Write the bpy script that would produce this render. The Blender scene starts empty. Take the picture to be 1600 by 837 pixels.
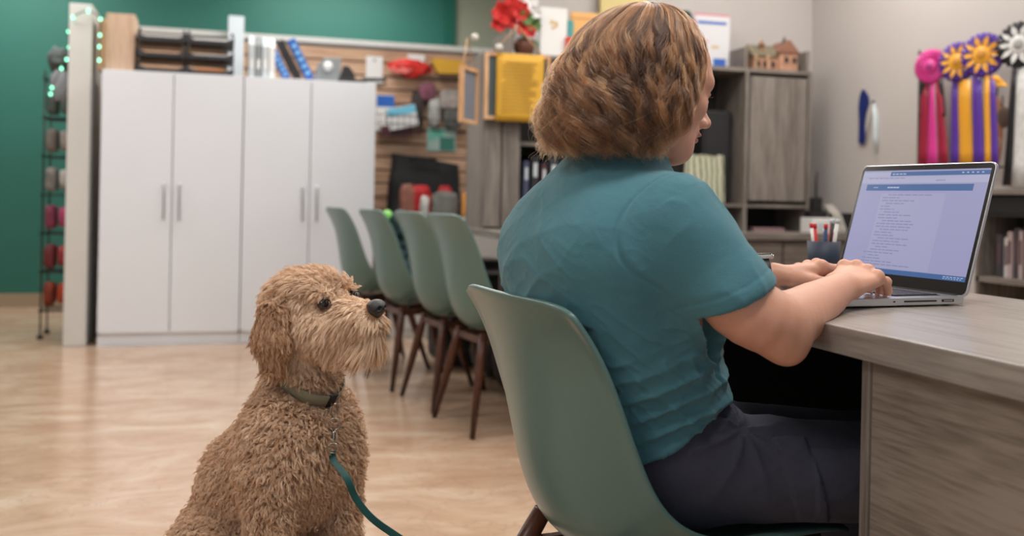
import bpy, math, random
import numpy as np
from mathutils import Vector, Matrix
random.seed(7); RNG = np.random.default_rng(11)
SC = bpy.context.scene
COL = SC.collection
PI = math.pi

# ------------------------------------------------------------------ camera
FPX = 1550.0; CX = 800.0; HY = 310.0; CZ = 0.95; ROLL = 0.02; YAW = math.radians(16.5)
RT = np.array([math.cos(YAW), -math.sin(YAW), 0.0]); FW = np.array([math.sin(YAW), math.cos(YAW), 0.0]); UP = np.array([0, 0, 1.0])
cam_d = bpy.data.cameras.new('camera'); cam = bpy.data.objects.new('camera', cam_d); COL.objects.link(cam)
SC.camera = cam
r_ = RT * math.cos(ROLL) + UP * math.sin(ROLL); u_ = -RT * math.sin(ROLL) + UP * math.cos(ROLL); b_ = -FW
cam.matrix_world = Matrix(((r_[0], u_[0], b_[0], 0), (r_[1], u_[1], b_[1], 0), (r_[2], u_[2], b_[2], CZ), (0, 0, 0, 1)))
cam_d.sensor_width = 36.0; cam_d.lens = 36.0 * FPX / 1600.0
cam_d.shift_y = -(418.5 - HY) / 1600.0
cam_d.dof.use_dof = True; cam_d.dof.focus_distance = 1.72; cam_d.dof.aperture_fstop = 2.9
cam_d.clip_start = 0.02; cam_d.clip_end = 60

# ------------------------------------------------------------------ colour management, world, lights
SC.view_settings.view_transform = 'Standard'; SC.view_settings.look = 'None'
SC.view_settings.gamma = 1.0; SC.view_settings.use_curve_mapping = False
SC.view_settings.exposure = 0.0
W = bpy.data.worlds.new('world'); SC.world = W; W.use_nodes = True
W.node_tree.nodes['Background'].inputs[0].default_value = (0.80, 0.90, 1.0, 1)
W.node_tree.nodes['Background'].inputs[1].default_value = 0.55

def area_light(name, loc, size, power, color=(1, 1, 1), rot=(0, 0, 0), sy=None):
    d = bpy.data.lights.new(name, 'AREA'); d.shape = 'RECTANGLE'; d.size = size; d.size_y = sy or size
    d.energy = power; d.color = color
    o = bpy.data.objects.new(name, d); o.location = loc; o.rotation_euler = rot; COL.objects.link(o)
    return o
CEIL = 3.0
LAMPS = [(-1.6, 0.4), (0.9, 0.9), (-1.6, 3.4), (1.0, 3.6), (-1.6, 6.0), (0.7, 6.2), (2.7, 2.2), (2.75, 4.2), (-1.6, 8.0), (.9, 8.0)]  # last two are an added row, put in to brighten the far back wall
LPOW = 28
for i, (lx, ly) in enumerate(LAMPS):
    area_light('ceiling_lamp_light', (lx, ly, CEIL - 0.08), 1.15, LPOW, (1.0, 0.965, 0.925), sy=0.55)

# ------------------------------------------------------------------ helpers
def at(px, py, d):
    """world point seen at pixel (px, py) at depth d metres along the view axis"""
    dx, dy = px - CX, py - HY
    u = dx * math.cos(ROLL) + dy * math.sin(ROLL); v = dy * math.cos(ROLL) - dx * math.sin(ROLL)
    return RT * (u * d / FPX) + FW * d + np.array([0, 0, CZ - v * d / FPX])
def ray(px, py): return at(px, py, 1.0) - np.array([0, 0, CZ])
def onX(px, py, X): r = ray(px, py); t = X / r[0]; return r * t + np.array([0, 0, CZ])
def onY(px, py, Y): r = ray(px, py); t = Y / r[1]; return r * t + np.array([0, 0, CZ])
def onZ(px, py, Z): r = ray(px, py); t = (Z - CZ) / r[2]; return r * t + np.array([0, 0, CZ])

def srgb(r, g, b):
    def f(c):
        c /= 255.0
        return c / 12.92 if c <= 0.04045 else ((c + 0.055) / 1.055) ** 2.4
    return (f(r), f(g), f(b), 1.0)

MATS = {}
def mat(name, col, rough=0.5, metal=0.0, spec=0.5, noise=None, bump=None, coat=0.0, emit=None, estr=0.0, alpha=1.0, sheen=0.0, trans=0.0, sss=0.0, sss_r=(1, .4, .2)):
    """noise=(scale, amount) mottles the colour, bump=(scale, strength)"""
    if name in MATS: return MATS[name]
    m = bpy.data.materials.new(name); m.use_nodes = True; MATS[name] = m
    nt = m.node_tree; b = nt.nodes['Principled BSDF']
    b.inputs['Base Color'].default_value = col; b.inputs['Roughness'].default_value = rough
    b.inputs['Metallic'].default_value = metal; b.inputs['Specular IOR Level'].default_value = spec
    b.inputs['Coat Weight'].default_value = coat; b.inputs['Sheen Weight'].default_value = sheen
    b.inputs['Transmission Weight'].default_value = trans
    if sss: b.inputs['Subsurface Weight'].default_value = sss; b.inputs['Subsurface Radius'].default_value = sss_r; b.inputs['Subsurface Scale'].default_value = 0.01
    if emit: b.inputs['Emission Color'].default_value = emit; b.inputs['Emission Strength'].default_value = estr
    tc = nt.nodes.new('ShaderNodeTexCoord')
    if noise:
        n = nt.nodes.new('ShaderNodeTexNoise'); n.inputs['Scale'].default_value = noise[0]; n.inputs['Detail'].default_value = 4
        nt.links.new(tc.outputs['Object'], n.inputs['Vector'])
        mr = nt.nodes.new('ShaderNodeMapRange'); mr.inputs[1].default_value = 0.3; mr.inputs[2].default_value = 0.7
        mr.inputs[3].default_value = 1 - noise[1]; mr.inputs[4].default_value = 1 + noise[1]
        nt.links.new(n.outputs['Fac'], mr.inputs[0])
        h = nt.nodes.new('ShaderNodeHueSaturation'); h.inputs['Color'].default_value = col
        nt.links.new(mr.outputs[0], h.inputs['Value']); nt.links.new(h.outputs[0], b.inputs['Base Color'])
    if bump:
        n2 = nt.nodes.new('ShaderNodeTexNoise'); n2.inputs['Scale'].default_value = bump[0]; n2.inputs['Detail'].default_value = 3
        nt.links.new(tc.outputs['Object'], n2.inputs['Vector'])
        bp = nt.nodes.new('ShaderNodeBump'); bp.inputs['Strength'].default_value = bump[1]; bp.inputs['Distance'].default_value = 0.002
        nt.links.new(n2.outputs['Fac'], bp.inputs['Height']); nt.links.new(bp.outputs[0], b.inputs['Normal'])
    return m

def wood(name, c1, c2, c3, axis='X', scale=1.0, rough=0.5, spec=0.4, cathedral=0.5, seed=0.0):
    """streaky wood laminate, grain along the given object axis"""
    if name in MATS: return MATS[name]
    m = bpy.data.materials.new(name); m.use_nodes = True; MATS[name] = m
    nt = m.node_tree; b = nt.nodes['Principled BSDF']; L = nt.links.new
    tc = nt.nodes.new('ShaderNodeTexCoord'); mp = nt.nodes.new('ShaderNodeMapping')
    s = {'X': (0.9, 16, 16), 'Y': (16, 0.9, 16), 'Z': (16, 16, 0.9)}[axis]
    mp.inputs['Scale'].default_value = [v * scale for v in s]; mp.inputs['Location'].default_value = (seed, seed * 1.7, seed * .6)
    L(tc.outputs['Object'], mp.inputs['Vector'])
    wv = nt.nodes.new('ShaderNodeTexNoise'); wv.inputs['Scale'].default_value = 1.1; wv.inputs['Detail'].default_value = 2; wv.inputs['Distortion'].default_value = cathedral
    L(mp.outputs[0], wv.inputs['Vector'])
    mul = nt.nodes.new('ShaderNodeMath'); mul.operation = 'MULTIPLY'; mul.inputs[1].default_value = 9.0; L(wv.outputs['Fac'], mul.inputs[0])
    sn = nt.nodes.new('ShaderNodeMath'); sn.operation = 'SINE'; 
    mul2 = nt.nodes.new('ShaderNodeMath'); mul2.operation = 'MULTIPLY'; mul2.inputs[1].default_value = 4.2; L(mul.outputs[0], mul2.inputs[0]); L(mul2.outputs[0], sn.inputs[0])
    fine = nt.nodes.new('ShaderNodeTexNoise'); fine.inputs['Scale'].default_value = 6.0; fine.inputs['Detail'].default_value = 5; fine.inputs['Roughness'].default_value = .65
    L(mp.outputs[0], fine.inputs['Vector'])
    big = nt.nodes.new('ShaderNodeTexNoise'); big.inputs['Scale'].default_value = .45; big.inputs['Detail'].default_value = 2
    L(mp.outputs[0], big.inputs['Vector'])
    add = nt.nodes.new('ShaderNodeMath'); add.operation = 'MULTIPLY_ADD'; add.inputs[1].default_value = 0.07; L(sn.outputs[0], add.inputs[0]); L(fine.outputs['Fac'], add.inputs[2])
    add2 = nt.nodes.new('ShaderNodeMath'); add2.operation = 'MULTIPLY_ADD'; add2.inputs[1].default_value = 0.7; L(big.outputs['Fac'], add2.inputs[0]); L(add.outputs[0], add2.inputs[2])
    cr = nt.nodes.new('ShaderNodeValToRGB'); e = cr.color_ramp.elements
    e[0].position = .62; e[0].color = c1; e[1].position = 1.08 if False else 1.0; e[1].color = c3
    k = e.new(.83); k.color = c2
    L(add2.outputs[0], cr.inputs[0]); L(cr.outputs[0], b.inputs['Base Color'])
    b.inputs['Roughness'].default_value = rough; b.inputs['Specular IOR Level'].default_value = spec
    bp = nt.nodes.new('ShaderNodeBump'); bp.inputs['Strength'].default_value = .15; bp.inputs['Distance'].default_value = .001
    L(add.outputs[0], bp.inputs['Height']); L(bp.outputs[0], b.inputs['Normal'])
    return m

class MB:
    """collects shapes in world (or local) coordinates, links them as ONE mesh object"""
    def __init__(s): s.v = []; s.f = []; s.smooth = []
    def add(s, vs, fs, smooth=False):
        b = len(s.v); s.v += [tuple(map(float, p)) for p in vs]; s.f += [tuple(b + i for i in q) for q in fs]; s.smooth += [smooth] * len(fs); return s
    def box(s, lo, hi):
        x0, y0, z0 = lo; x1, y1, z1 = hi
        return s.add([(x0,y0,z0),(x1,y0,z0),(x1,y1,z0),(x0,y1,z0),(x0,y0,z1),(x1,y0,z1),(x1,y1,z1),(x0,y1,z1)],
                     [(0,3,2,1),(4,5,6,7),(0,1,5,4),(1,2,6,5),(2,3,7,6),(3,0,4,7)])
    def obox(s, c, ax, ay, az):
        """box from centre and three half-axis vectors"""
        c, ax, ay, az = map(np.array, (c, ax, ay, az)); vs = []
        for k in (-1, 1):
            for (i, j) in ((-1,-1),(1,-1),(1,1),(-1,1)): vs.append(c + ax*i + ay*j + az*k)
        return s.add(vs, [(0,3,2,1),(4,5,6,7),(0,1,5,4),(1,2,6,5),(2,3,7,6),(3,0,4,7)])
    def tube(s, pts, r, n=10, cap=True, closed=False):
        pts = [np.array(p, float) for p in pts]; m = len(pts)
        rs = r if hasattr(r, '__len__') else [r] * m
        T = []
        for i in range(m):
            a = pts[(i-1) % m] if (closed or i > 0) else pts[i]; c = pts[(i+1) % m] if (closed or i < m-1) else pts[i]
            t = c - a; T.append(t / (np.linalg.norm(t) + 1e-12))
        ref = np.array([0, 0, 1.0]) if abs(T[0][2]) < .9 else np.array([1.0, 0, 0])
        u = np.cross(T[0], ref); u /= np.linalg.norm(u); vs = []
        for i in range(m):
            u = u - T[i] * np.dot(u, T[i]); u /= np.linalg.norm(u) + 1e-12; w = np.cross(T[i], u)
            for k in range(n):
                a = 2*PI*k/n; vs.append(pts[i] + (u*math.cos(a) + w*math.sin(a)) * rs[i])
        fs = []
        for i in range(m if closed else m-1):
            j = (i+1) % m
            for k in range(n): fs.append((i*n+k, i*n+(k+1)%n, j*n+(k+1)%n, j*n+k))
        if cap and not closed: fs += [tuple(range(n))[::-1], tuple((m-1)*n+k for k in range(n))]
        return s.add(vs, fs, True)
    def cyl(s, c, r, h, n=24, r2=None, axis=(0, 0, 1)):
        a = np.array(axis, float); a /= np.linalg.norm(a); c = np.array(c, float)
        return s.tube([c, c + a*h], [r, r if r2 is None else r2], n)
    def lathe(s, c, prof, n=28, axis=(0, 0, 1)):
        a = np.array(axis, float); a /= np.linalg.norm(a); c = np.array(c, float)
        ref = np.array([0, 0, 1.0]) if abs(a[2]) < .9 else np.array([1.0, 0, 0])
        u = np.cross(a, ref); u /= np.linalg.norm(u); w = np.cross(a, u); vs = []
        for (r, h) in prof:
            for k in range(n):
                t = 2*PI*k/n; vs.append(c + a*h + (u*math.cos(t)+w*math.sin(t))*max(r, 1e-4))
        fs = [(i*n+k, i*n+(k+1)%n, (i+1)*n+(k+1)%n, (i+1)*n+k) for i in range(len(prof)-1) for k in range(n)]
        return s.add(vs, fs, True)
    def ball(s, c, r, n=14, sc=(1, 1, 1)):
        c = np.array(c, float); vs = []; m = n // 2
        for i in range(m+1):
            th = PI*i/m
            for k in range(n):
                ph = 2*PI*k/n; vs.append(c + np.array([math.sin(th)*math.cos(ph)*sc[0], math.sin(th)*math.sin(ph)*sc[1], math.cos(th)*sc[2]])*r)
        return s.add(vs, [(i*n+k, (i+1)*n+k, (i+1)*n+(k+1)%n, i*n+(k+1)%n) for i in range(m) for k in range(n)], True)
    def prism(s, poly, z0, z1, plane='XY', off=(0, 0, 0)):
        n = len(poly); vs = []
        for z in (z0, z1):
            for (a, b) in poly: vs.append({'XY': (a, b, z), 'XZ': (a, z, b), 'YZ': (z, a, b)}[plane])
        vs = [tuple(np.array(v) + np.array(off)) for v in vs]
        return s.add(vs, [tuple(range(n))[::-1], tuple(range(n, 2*n))] + [(i, (i+1) % n, n+(i+1) % n, n+i) for i in range(n)])
    def sheet(s, G):
        """grid of points -> quads"""
        G = np.array(G); a, b = G.shape[:2]
        return s.add(G.reshape(-1, 3), [(i*b+j, (i+1)*b+j, (i+1)*b+j+1, i*b+j+1) for i in range(a-1) for j in range(b-1)], True)
    def build(s, name, m, parent=None, bevel=0, sub=0, solid=0, local=False, fix=True):
        me = bpy.data.meshes.new(name); vs = s.v
        off = np.zeros(3)
        if parent is not None and not local:
            q = parent
            while q is not None: off = off + np.array(q.location); q = q.parent
        me.from_pydata([tuple(np.array(p) - off) for p in vs], [], s.f)
        me.polygons.foreach_set('use_smooth', s.smooth)
        if fix:
            import bmesh
            bm = bmesh.new(); bm.from_mesh(me); bmesh.ops.recalc_face_normals(bm, faces=bm.faces); bm.to_mesh(me); bm.free()
        me.materials.append(m) if not isinstance(m, (list, tuple)) else [me.materials.append(x) for x in m]
        o = bpy.data.objects.new(name, me); COL.objects.link(o)
        if parent is not None: o.parent = parent
        if solid: q = o.modifiers.new('solid', 'SOLIDIFY'); q.thickness = solid; q.offset = 0
        if bevel: q = o.modifiers.new('bevel', 'BEVEL'); q.width = bevel; q.segments = 2; q.limit_method = 'ANGLE'; q.angle_limit = .6
        if sub: q = o.modifiers.new('sub', 'SUBSURF'); q.levels = sub; q.render_levels = sub
        return o

def tag(o, label, cat, group=None, kind=None):
    o['label'] = label; o['category'] = cat
    if group: o['group'] = group
    if kind: o['kind'] = kind
    return o
def thing(name, label, cat, loc=(0, 0, 0), rz=0.0, group=None):
    o = bpy.data.objects.new(name, None); COL.objects.link(o); o.empty_display_size = .05
    o.location = [float(v) for v in loc]; o.rotation_euler = (0, 0, rz)
    return tag(o, label, cat, group)
def struct(o): o['kind'] = 'structure'; return o
def copy_tree(root, loc, rz=None, label=None, scale=None):
    r = root.copy(); COL.objects.link(r); r.location = loc
    if rz is not None: r.rotation_euler = (0, 0, rz)
    if scale is not None: r.scale = scale
    if label: r['label'] = label
    for ch in list(root.children):
        c = ch.copy(); COL.objects.link(c); c.parent = r
        for g in list(ch.children):
            d = g.copy(); COL.objects.link(d); d.parent = c
    return r
BX = lambda lo, hi: MB().box(lo, hi)

def nrm(v): v = np.array(v, float); return v/(np.linalg.norm(v)+1e-12)
# value noise on points (numpy)
_P = RNG.random(4096)
def vnoise(p):
    p = np.asarray(p, float); i = np.floor(p).astype(np.int64); f = p - i; f = f*f*(3-2*f)
    def h(a, b, c): return _P[(a*73856093 ^ b*19349663 ^ c*83492791) & 4095]
    x, y, z = i[..., 0], i[..., 1], i[..., 2]; r = 0
    for dx in (0, 1):
        for dy in (0, 1):
            for dz in (0, 1):
                w = (f[..., 0] if dx else 1-f[..., 0]) * (f[..., 1] if dy else 1-f[..., 1]) * (f[..., 2] if dz else 1-f[..., 2])
                r = r + w * h(x+dx, y+dy, z+dz)
    return r*2-1

# ------------------------------------------------------------------ distance-field modelling
import openvdb as vdb
class Field:
    def __init__(s, lo, hi, h):
        s.h = h; s.lo = np.array(lo, float); n = np.ceil((np.array(hi)-s.lo)/h).astype(int)+1
        s.n = n; s.g = np.full(n, 1.0, np.float32); s.ax = [s.lo[i] + h*np.arange(n[i]) for i in range(3)]
    def _sub(s, lo, hi):
        a = np.clip(np.floor((np.array(lo)-s.lo)/s.h).astype(int), 0, s.n); b = np.clip(np.ceil((np.array(hi)-s.lo)/s.h).astype(int)+1, 0, s.n)
        if np.any(b <= a): return None
        sl = tuple(slice(a[i], b[i]) for i in range(3))
        X = s.ax[0][sl[0]][:, None, None]; Y = s.ax[1][sl[1]][None, :, None]; Z = s.ax[2][sl[2]][None, None, :]
        return sl, X, Y, Z
    def _mix(s, sl, d, k, op):
        g = s.g[sl]
        if op == 'add':
            if k > 0: hh = np.maximum(k - np.abs(g - d), 0)/k; g = np.minimum(g, d) - hh*hh*k*0.25
            else: g = np.minimum(g, d)
        elif op == 'cut':
            d = -d
            if k > 0: hh = np.maximum(k - np.abs(g - d), 0)/k; g = np.maximum(g, d) + hh*hh*k*0.25
            else: g = np.maximum(g, d)
        s.g[sl] = g.astype(np.float32)
    def cap(s, a, b, r1, r2=None, k=.01, op='add', flat=None):
        """tapered capsule; flat=(unit axis, factor<1) squeezes it along the axis"""
        a = np.array(a, float); b = np.array(b, float); r2 = r1 if r2 is None else r2
        R = max(r1, r2)*(1.0 if flat is None else max(1, 1)) + k + 4*s.h
        q = s._sub(np.minimum(a, b)-R, np.maximum(a, b)+R)
        if q is None: return s
        sl, X, Y, Z = q; ab = b-a; L = float(ab@ab)+1e-12
        px, py, pz = X-a[0], Y-a[1], Z-a[2]
        t = np.clip((px*ab[0]+py*ab[1]+pz*ab[2])/L, 0, 1)
        qx, qy, qz = px-t*ab[0], py-t*ab[1], pz-t*ab[2]
        d2 = qx*qx+qy*qy+qz*qz
        if flat is not None:
            ax, f = flat; c = qx*ax[0]+qy*ax[1]+qz*ax[2]; d2 = d2 + c*c*(1/f**2-1)
            rr = (r1+(r2-r1)*t); d = (np.sqrt(d2)-rr)*(.5+.5*f)
        else: d = np.sqrt(d2)-(r1+(r2-r1)*t)
        s._mix(sl, d, k, op); return s
    def ell(s, c, r, R=None, k=.01, op='add'):
        """ellipsoid; R rows are its local axes"""
        c = np.array(c, float); r = np.array(r, float); m = r.max()+k+4*s.h
        q = s._sub(c-m, c+m)
        if q is None: return s
        sl, X, Y, Z = q; px, py, pz = X-c[0], Y-c[1], Z-c[2]
        if R is None: R = np.eye(3)
        R = np.array(R)
        l = [(px*R[i][0]+py*R[i][1]+pz*R[i][2]) for i in range(3)]
        k0 = np.sqrt(sum((l[i]/r[i])**2 for i in range(3))); k1 = np.sqrt(sum((l[i]/r[i]**2)**2 for i in range(3)))+1e-9
        s._mix(sl, k0*(k0-1)/k1, k, op); return s
    def box(s, c, r, R=None, rnd=.005, k=.01, op='add'):
        c = np.array(c, float); r = np.array(r, float); m = np.linalg.norm(r)+k+4*s.h
        q = s._sub(c-m, c+m)
        if q is None: return s
        sl, X, Y, Z = q; px, py, pz = X-c[0], Y-c[1], Z-c[2]
        if R is None: R = np.eye(3)
        l = [np.abs(px*R[i][0]+py*R[i][1]+pz*R[i][2])-(r[i]-rnd) for i in range(3)]
        out = np.sqrt(sum(np.maximum(v, 0)**2 for v in l)); ins = np.minimum(np.maximum(np.maximum(l[0], l[1]), l[2]), 0)
        s._mix(sl, out+ins-rnd, k, op); return s
    def plane(s, p, n, k=0.0):
        """keeps the side the normal points away from"""
        n = np.array(n, float); n /= np.linalg.norm(n); q = s._sub(s.lo, s.lo+s.n*s.h); sl, X, Y, Z = q
        d = (X-p[0])*n[0]+(Y-p[1])*n[1]+(Z-p[2])*n[2]
        s._mix(sl, -d, k, 'cut'); return s
    def poly(s, pts, rs, k=.01):
        """one smooth tapered tube through a bent line of joints"""
        pts = np.array(pts, float); R = max(rs)+k+4*s.h
        q = s._sub(pts.min(0)-R, pts.max(0)+R); sl, X, Y, Z = q; out = None
        for i in range(len(pts)-1):
            a, b = pts[i], pts[i+1]; ab = b-a; t = np.clip(((X-a[0])*ab[0]+(Y-a[1])*ab[1]+(Z-a[2])*ab[2])/(ab@ab), 0, 1)
            d = np.sqrt((X-a[0]-t*ab[0])**2+(Y-a[1]-t*ab[1])**2+(Z-a[2]-t*ab[2])**2)-(rs[i]+(rs[i+1]-rs[i])*t)
            out = d if out is None else np.minimum(out, d)
        s._mix(sl, out, k, 'add'); return s
    def chain(s, pts, rs, k=.01, flat=None):
        for i in range(len(pts)-1): s.cap(pts[i], pts[i+1], rs[i], rs[i+1], k, flat=flat)
        return s
    def mesh(s):
        g = np.clip(s.g, -3*s.h, 3*s.h).astype(np.float32)
        f = vdb.FloatGrid(3*s.h); f.copyFromArray(g)
        pts, quads = f.convertToQuads(isovalue=0.0)
        return np.array(pts, float)*s.h + s.lo, np.array(quads)
def mesh_normals(v, q):
    n = np.cross(v[q[:, 2]]-v[q[:, 0]], v[q[:, 3]]-v[q[:, 1]]); o = np.zeros_like(v)
    for i in range(4): np.add.at(o, q[:, i], n)
    return o/(np.linalg.norm(o, axis=1)[:, None]+1e-12)
def smooth_mesh(v, q, it=2, lam=.5):
    e = np.concatenate([q[:, [0, 1]], q[:, [1, 2]], q[:, [2, 3]], q[:, [3, 0]]])
    e = np.concatenate([e, e[:, ::-1]]); cnt = np.bincount(e[:, 0], minlength=len(v))[:, None]+1e-9
    for _ in range(it):
        for l in (lam, -lam*1.03):
            s = np.zeros_like(v)
            for c in range(3): s[:, c] = np.bincount(e[:, 0], weights=v[e[:, 1], c], minlength=len(v))
            v = v + l*(s/cnt - v)
    return v
def build_arr(name, v, q, mats, parent=None, loc=None, matidx=None):
    off = np.zeros(3) if parent is None or loc is None else np.array(loc)
    me = bpy.data.meshes.new(name); me.vertices.add(len(v)); me.vertices.foreach_set('co', (v-off).astype(np.float32).ravel())
    me.loops.add(q.size); me.loops.foreach_set('vertex_index', q.astype(np.int32).ravel())
    me.polygons.add(len(q)); me.polygons.foreach_set('loop_start', np.arange(0, q.size, 4, dtype=np.int32))
    me.polygons.foreach_set('loop_total', np.full(len(q), 4, np.int32))
    me.update(calc_edges=True); me.polygons.foreach_set('use_smooth', np.ones(len(q), bool))
    for m in (mats if isinstance(mats, (list, tuple)) else [mats]): me.materials.append(m)
    if matidx is not None: me.polygons.foreach_set('material_index', matidx.astype(np.int32))
    me.validate()
    o = bpy.data.objects.new(name, me); COL.objects.link(o)
    if parent is not None: o.parent = parent
    return o
def add_curves(name, P, rad, m, parent=None, loc=None, attrs=None, tip=0.3, root=1.0):
    """P (n, k, 3) strand points, rad scalar or (n,)"""
    n, k = P.shape[:2]; off = np.zeros(3) if loc is None else np.array(loc)
    hc = bpy.data.hair_curves.new(name); hc.add_curves([k]*n)
    hc.position_data.foreach_set('vector', (P-off).astype(np.float32).ravel())
    t = np.linspace(0, 1, k); w = (root+(1-root)*np.minimum(t*4, 1))*(1-(1-tip)*np.clip((t-.35)/.65, 0, 1)**1.3)
    R = np.broadcast_to(np.asarray(rad).reshape(-1, 1), (n, 1))*w[None]
    a = hc.attributes.get('radius') or hc.attributes.new('radius', 'FLOAT', 'POINT')
    a.data.foreach_set('value', R.astype(np.float32).ravel())
    for key, val in (attrs or {}).items():
        q = hc.attributes.new(key, 'FLOAT', 'CURVE'); q.data.foreach_set('value', np.asarray(val, np.float32))
    hc.materials.append(m); o = bpy.data.objects.new(name, hc); COL.objects.link(o)
    if parent is not None: o.parent = parent
    return o
# ------------------------------------------------------------------ materials of the setting
def floor_mat():
    m = bpy.data.materials.new('stone_look_vinyl'); m.use_nodes = True; nt = m.node_tree; b = nt.nodes['Principled BSDF']; L = nt.links.new
    tc = nt.nodes.new('ShaderNodeTexCoord'); mp = nt.nodes.new('ShaderNodeMapping'); mp.inputs['Scale'].default_value = (1.2, 2.0, 1); mp.inputs['Rotation'].default_value = (0, 0, .5)
    L(tc.outputs['Object'], mp.inputs['Vector'])
    n = nt.nodes.new('ShaderNodeTexNoise'); n.inputs['Scale'].default_value = 2.0; n.inputs['Detail'].default_value = 7; n.inputs['Distortion'].default_value = 1.6; n.inputs['Roughness'].default_value = .6
    L(mp.outputs[0], n.inputs['Vector'])
    cr = nt.nodes.new('ShaderNodeValToRGB'); e = cr.color_ramp.elements
    e[0].position = .30; e[0].color = srgb(172, 140, 116); e[1].position = .74; e[1].color = srgb(206, 186, 166)
    k = e.new(.45); k.color = srgb(186, 156, 131); k = e.new(.56); k.color = srgb(195, 169, 146)
    L(n.outputs['Fac'], cr.inputs[0])
    v = nt.nodes.new('ShaderNodeTexNoise'); v.inputs['Scale'].default_value = 3.1; v.inputs['Detail'].default_value = 5; v.inputs['Distortion'].default_value = 2.2
    L(mp.outputs[0], v.inputs['Vector'])
    s = nt.nodes.new('ShaderNodeMath'); s.operation = 'SUBTRACT'; s.inputs[1].default_value = .5; L(v.outputs['Fac'], s.inputs[0])
    a = nt.nodes.new('ShaderNodeMath'); a.operation = 'ABSOLUTE'; L(s.outputs[0], a.inputs[0])
    r = nt.nodes.new('ShaderNodeMapRange'); r.inputs[1].default_value = 0; r.inputs[2].default_value = .022; r.inputs[3].default_value = .35; r.inputs[4].default_value = 0; L(a.outputs[0], r.inputs[0])
    mx = nt.nodes.new('ShaderNodeMix'); mx.data_type = 'RGBA'; L(r.outputs[0], mx.inputs[0]); L(cr.outputs[0], mx.inputs[6]); mx.inputs[7].default_value = srgb(152, 120, 96)
    L(mx.outputs[2], b.inputs['Base Color']); b.inputs['Roughness'].default_value = .2; b.inputs['Specular IOR Level'].default_value = .5
    return m
M_FLOOR = floor_mat()
M_TEAL = mat('teal_wall_paint', srgb(31, 99, 87), .6, noise=(1.2, .05))
M_TEALTRIM = mat('teal_gloss_trim', srgb(22, 92, 76), .4)
M_BEIGE = mat('warm_grey_wall_paint', srgb(184, 178, 174), .7, noise=(.8, .05), bump=(40, .1))
M_OLIVE = mat('grey_green_wall_paint', srgb(150, 152, 132), .7, noise=(1, .04))
M_CEIL = mat('ceiling_white', srgb(225, 225, 222), .8)
M_WHITE = mat('white_laminate', srgb(226, 231, 238), .32, noise=(2, .015))
M_WHITE2 = mat('white_painted_board', srgb(206, 206, 203), .5, noise=(3, .03))
M_CHROME = mat('brushed_metal', srgb(190, 190, 192), .28, 1.0)
M_BLACK = mat('black_plastic', srgb(24, 24, 26), .4)
M_MATBLACK = mat('matt_black', srgb(16, 16, 17), .7)
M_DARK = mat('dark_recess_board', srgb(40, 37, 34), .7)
GW = (srgb(92, 85, 79), srgb(116, 108, 101), srgb(134, 126, 118))
M_GWZ = wood('grey_wood_upright', *GW, axis='Z')
M_GWX = wood('grey_wood_x', *GW, axis='X', seed=3)
M_GWY = wood('grey_wood_y', *GW, axis='Y', seed=5)
M_DESKTOP = wood('grey_wood_desktop', srgb(122, 115, 109), srgb(142, 135, 128), srgb(156, 149, 142), axis='Y', scale=1.2, rough=.30, spec=.6, cathedral=.3, seed=1)
M_DRAWER = wood('grey_wood_front', srgb(110, 101, 92), srgb(132, 122, 112), srgb(146, 136, 126), axis='Y', scale=1.6, rough=.5, cathedral=1.2, seed=9)
M_DARKWOOD = wood('walnut_leg', srgb(42, 22, 14), srgb(66, 36, 24), srgb(88, 52, 36), axis='Z', rough=.35, scale=2)
M_SLAT = wood('slatwall_tan', srgb(160, 124, 98), srgb(188, 152, 124), srgb(204, 170, 142), axis='X', rough=.5, scale=.7)
M_SLATGAP = mat('slat_groove', srgb(90, 66, 50), .8)
M_PINE = wood('pale_pine', srgb(176, 128, 88), srgb(204, 158, 116), srgb(220, 178, 138), axis='Z', rough=.5, scale=2)
M_PAPER = mat('white_paper', srgb(226, 226, 224), .8, noise=(30, .03))

# ------------------------------------------------------------------ shell
struct(BX((-4.2, -2.5, -.1), (4.0, 8.9, 0)).build('floor', M_FLOOR))
struct(BX((-4.2, -2.5, CEIL), (4.0, 8.9, CEIL+.1)).build('ceiling', M_CEIL))
XT = 2.02
struct(BX((-4.2, 8.75, 0), (XT, 8.9, CEIL)).build('wall_back', M_TEAL))
struct(BX((XT-.09, 8.72, 0), (XT, 8.7499, CEIL)).build('trim_1', M_TEALTRIM))
struct(BX((XT, 8.75, 0), (4.0, 8.9, CEIL)).build('wall_back_olive', M_OLIVE))
struct(BX((-4.2, -2.5, 0), (-4.08, 8.75, CEIL)).build('wall_left', M_BEIGE))
RX, WB = 3.50, 5.36
struct(BX((RX, -2.5, 0), (RX+.12, WB, CEIL)).build('wall_right', M_BEIGE))
struct(BX((1.62, WB, 0), (RX+.12, WB+.12, CEIL)).build('wall_partition', M_BEIGE))
struct(BX((-4.08, 8.725, 0), (XT-.09, 8.75, .11)).build('baseboard_back', mat('tan_baseboard', srgb(150, 132, 108), .5)))
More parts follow.
